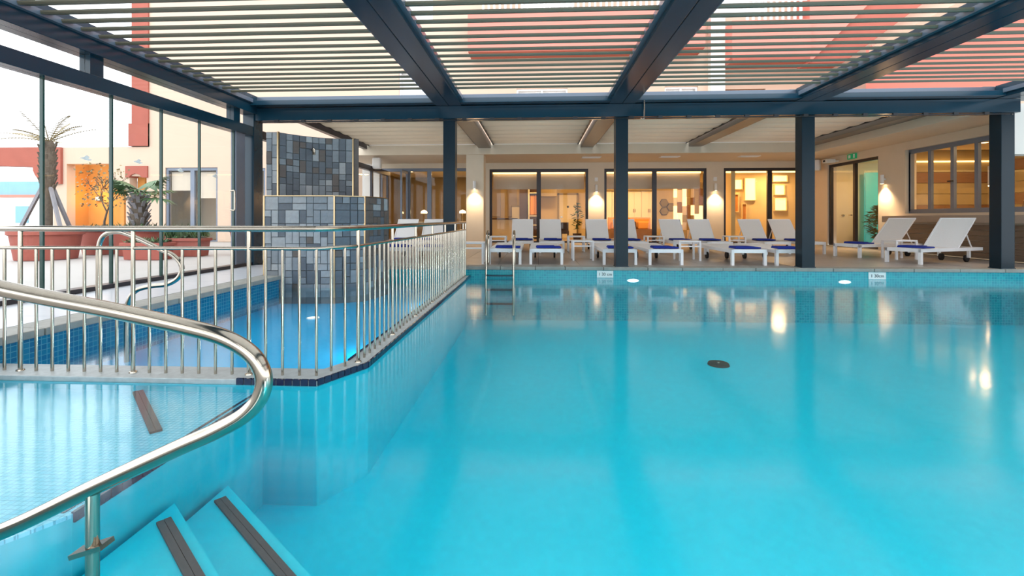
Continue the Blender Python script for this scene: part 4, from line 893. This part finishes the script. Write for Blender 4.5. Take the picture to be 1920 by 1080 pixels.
for k in range(5): part('window', MB().box(-44 + k * 3.2, -43 + k * 3.2, 31.97, 32.02, 0.6, 1.8), 'blue_band', nb_)
def pot(x, y, r0, r1, h, label, square=False, sx=1.0):
    t = root('terracotta_pot', (x, y, 0)); tag(t, label, 'pot', 'terracotta pots')
    if square:
        b = MB(); a, c_ = sx / 2, r0
        b.add([(x-a*.9,y-c_*.9,0),(x+a*.9,y-c_*.9,0),(x+a*.9,y+c_*.9,0),(x-a*.9,y+c_*.9,0),(x-a,y-c_,h),(x+a,y-c_,h),(x+a,y+c_,h),(x-a,y+c_,h)], [(3,2,1,0),(0,1,5,4),(1,2,6,5),(2,3,7,6),(3,0,4,7),(4,5,6,7)])
        part('body', b, 'terracotta', t); part('rim', wall_x(MB(), x-a-.03, x+a+.03, h-.06, h+.01, y-c_-.03, y+c_+.03, []), 'terracotta', t, bevel=0.01)
        part('soil', MB().box(x-a+.05, x+a-.05, y-c_+.05, y+c_-.05, h-.04, h+.02), 'soil', t)
    else:
        part('body', MB().lathe([(0, 0.0), (r0, 0.0), (r1, h - 0.08), (r1 - .03, h - .08), (0, h - .06)], (x, y, 0), 28), 'terracotta', t, True)
        part('rim', MB().lathe([(r1, h - 0.1), (r1 + 0.04, h - 0.08), (r1 + 0.04, h), (r1 - 0.03, h), (r1 - 0.04, h - 0.06)], (x, y, 0), 28), 'terracotta', t, True)
        part('soil', MB().lathe([(0, h - 0.04), (r1 - 0.03, h - 0.05)], (x, y, 0), 20), 'soil', t)
    return t
pot(-10.95, 9.95, 0.52, 0.60, 0.63, 'wide terracotta pot under the feather palm')
pot(-11.1, 11.5, 0.42, 0.50, 0.66, 'terracotta pot holding the bare shrub')
pot(-9.9, 11.2, 0.42, 0.56, 0.66, 'terracotta pot holding the fan palm')
pot(-8.62, 10.0, 0.20, 0.2, 0.36, 'low terracotta trough of ground cover beside the fan palm pot', True, 0.9)
pot(-8.5, 10.95, 0.22, 0.2, 0.42, 'terracotta trough with a spreading juniper', True, 0.95)
pot(-7.35, 11.6, 0.3, 0.4, 0.66, 'terracotta pot behind the corner post')
def frond(f, base, az, el, L, nl, lw, droop):
    d = Vector((math.cos(az) * math.cos(el), math.sin(az) * math.cos(el), math.sin(el))); side = Vector((-math.sin(az), math.cos(az), 0))
    pts = []
    for k in range(nl + 1):
        t = k / nl; pts.append(Vector(base) + d * L * t + Vector((0, 0, -droop * t * t)))
    f.tube(pts, [0.012 * (1 - 0.8 * k / nl) for k in range(nl + 1)], 4)
    for k in range(2, nl):
        t = k / nl; l = lw * math.sin(math.pi * (0.15 + 0.8 * t))
        for s in (-1, 1):
            tip = pts[k] + side * s * l + d * l * 0.5 + Vector((0, 0, -l * 0.35)); w = d * 0.012
            f.add([pts[k] - w, pts[k] + w, tip], [(0, 1, 2)])
fp = root('feather_palm', (-10.95, 9.95, 0.6)); tag(fp, 'feather palm with wispy fronds and propped trunk in the wide pot', 'palm')
part('trunk', MB().tube(spline([(-10.95, 9.95, 0.55), (-10.95, 9.95, 1.2), (-10.93, 9.95, 1.75), (-10.92, 9.95, 2.3), (-10.9, 9.95, 2.65)], 4), [0.10]*8 + [0.13]*5 + [0.11]*3 + [0.06], 14), 'bark', fp, True)
bs = MB()
for k in range(46):
    a = k * 2.4; z = 1.5 + 1.0 * (k / 46)
    p = Vector((-10.93 + 0.10 * math.cos(a), 9.95 + 0.10 * math.sin(a), z)); q = p + Vector((0.06 * math.cos(a), 0.06 * math.sin(a), 0.16)); bs.bar(p, q, 0.05, 0.03)
part('leaf_stubs', bs, 'bark', fp)
for k in range(13):
    f = MB(); frond(f, (-10.9, 9.95, 2.6), k * 2.4 + 0.3, R(random.uniform(18, 62)), random.uniform(0.8, 1.25), 18, 0.17, random.uniform(0.1, 0.45)); part('frond', f, 'leaf_dry', fp)
for k, (dx, dy) in enumerate(((-0.55, -.1), (0.5, -.15), (0.05, 0.5))): part('stake', MB().bar((-10.93 + dx * 0.2, 9.95 + dy * 0.2, 1.6), (-10.95 + dx, 9.95 + dy, 0.62), 0.06), 'stake', fp)
wp = root('fan_palm', (-9.9, 11.2, 0.62)); tag(wp, 'fan palm with broad green fans and shaggy grey trunk', 'palm')
part('trunk', MB().tube(spline([(-9.9, 11.2, 0.6), (-9.91, 11.2, 0.9), (-9.88, 11.2, 1.2), (-9.89, 11.2, 1.55)], 4), [0.14, .16, .18, .19, .19, .19, .18, .17, .16, .15, .14, .13, .1], 12), 'bark', wp, True)
bs = MB()
for k in range(40):
    a = k * 2.4; z = 0.68 + 0.8 * (k / 40); p = Vector((-9.89 + 0.15 * math.cos(a), 11.2 + 0.15 * math.sin(a), z)); bs.bar(p, p + Vector((0.09 * math.cos(a), 0.09 * math.sin(a), 0.14)), 0.07, 0.02)
part('leaf_stubs', bs, 'stake', wp)
def fan(c, az, el, petiole, rad):
    f = MB(); d = Vector((math.cos(az) * math.cos(el), math.sin(az) * math.cos(el), math.sin(el))); side = Vector((-math.sin(az), math.cos(az), 0)); up = side.cross(d)
    h = Vector(c) + d * petiole; f.tube([Vector(c), h], 0.012, 5); n = 15
    for k in range(n):
        a = R(-105 + 210 * k / (n - 1)); r_ = d * math.cos(a) + side * math.sin(a); s_ = -d * math.sin(a) + side * math.cos(a)
        m_ = h + r_ * rad * 0.6 + up * 0.03; tip = h + r_ * rad + Vector((0, 0, -0.12 * rad / 0.4)); w = s_ * rad * 0.075
        f.add([h, m_ - w, tip, m_ + w], [(0, 1, 2, 3)])
    return f
for k in range(13): part('fan_leaf', fan((-9.89, 11.2, 1.5), k * 2.4 + 0.5, R(random.uniform(-12, 48)), random.uniform(0.3, 0.5), random.uniform(0.36, 0.5)), 'leaf', wp)
bsb = root('bare_shrub', (-11.1, 11.5, 0.6)); tag(bsb, 'twiggy bare shrub in front of the glowing niche', 'shrub')
def twig(f, p, d, L, r, depth):
    q = p + d * L; f.tube([p, (p + q) / 2 + Vector((random.uniform(-.02, .02), random.uniform(-.02, .02), 0)), q], [r, r * .85, r * .7], 5)
    if depth:
        for _ in range(3):
            nd = (d + Vector((random.uniform(-.7, .7), random.uniform(-.7, .7), random.uniform(-.1, .5)))).normalized(); twig(f, q, nd, L * random.uniform(.6, .85), r * .62, depth - 1)
f = MB(); twig(f, Vector((-11.1, 11.5, 0.58)), Vector((0.15, 0, 1)).normalized(), 0.5, 0.03, 4); part('branches', f, 'bark', bsb)
f = MB()
for _ in range(260):
    a = random.uniform(0, 6.28); rr = 0.55 * random.random() ** .5; p = Vector((-11.15 + rr * math.cos(a), 11.5 + rr * math.sin(a), random.uniform(1.2, 2.3))); u = Vector((random.uniform(-1, 1), random.uniform(-1, 1), random.uniform(-1, 1))).normalized() * 0.035; v = u.orthogonal() * .5
    f.add([p - u, p + v, p + u, p - v], [(0, 1, 2, 3)])
o = part('leaves', f, 'leaf_dry', bsb); o['kind'] = 'stuff'
def ground_cover(x, y, z, sx, sy, h, n, label):
    r = root('ground_cover', (x, y, z)); tag(r, label, 'plant'); f = MB()
    for _ in range(n):
        a = random.uniform(0, 6.28); p = Vector((x + random.uniform(-sx, sx), y + random.uniform(-sy, sy), z + random.uniform(0, h * 0.4))); q = p + Vector((math.cos(a) * .12, math.sin(a) * .12, random.uniform(.2, 1) * h)); w = Vector((-math.sin(a), math.cos(a), 0)) * 0.02
        f.add([p - w, p + w, q], [(0, 1, 2)])
    o = part('sprigs', f, 'leaf', r); o['kind'] = 'stuff'
ground_cover(-8.62, 10.0, 0.36, .42, .18, .12, 220, 'low green ground cover in the small trough')
ground_cover(-8.5, 10.95, 0.42, .5, .22, .30, 420, 'spreading green juniper in the larger trough')
ground_cover(-11.1, 11.5, 0.62, .4, .4, .14, 160, 'green tufts at the foot of the bare shrub')
ground_cover(-9.9, 11.2, 0.62, .45, .45, .18, 160, 'green tufts at the foot of the fan palm')
leafy('potted_bush', -7.35, 11.6, 0.6, 1.9, 0.3, 90, 'slim leafy bush behind the corner post', size=0.1, cat='shrub')
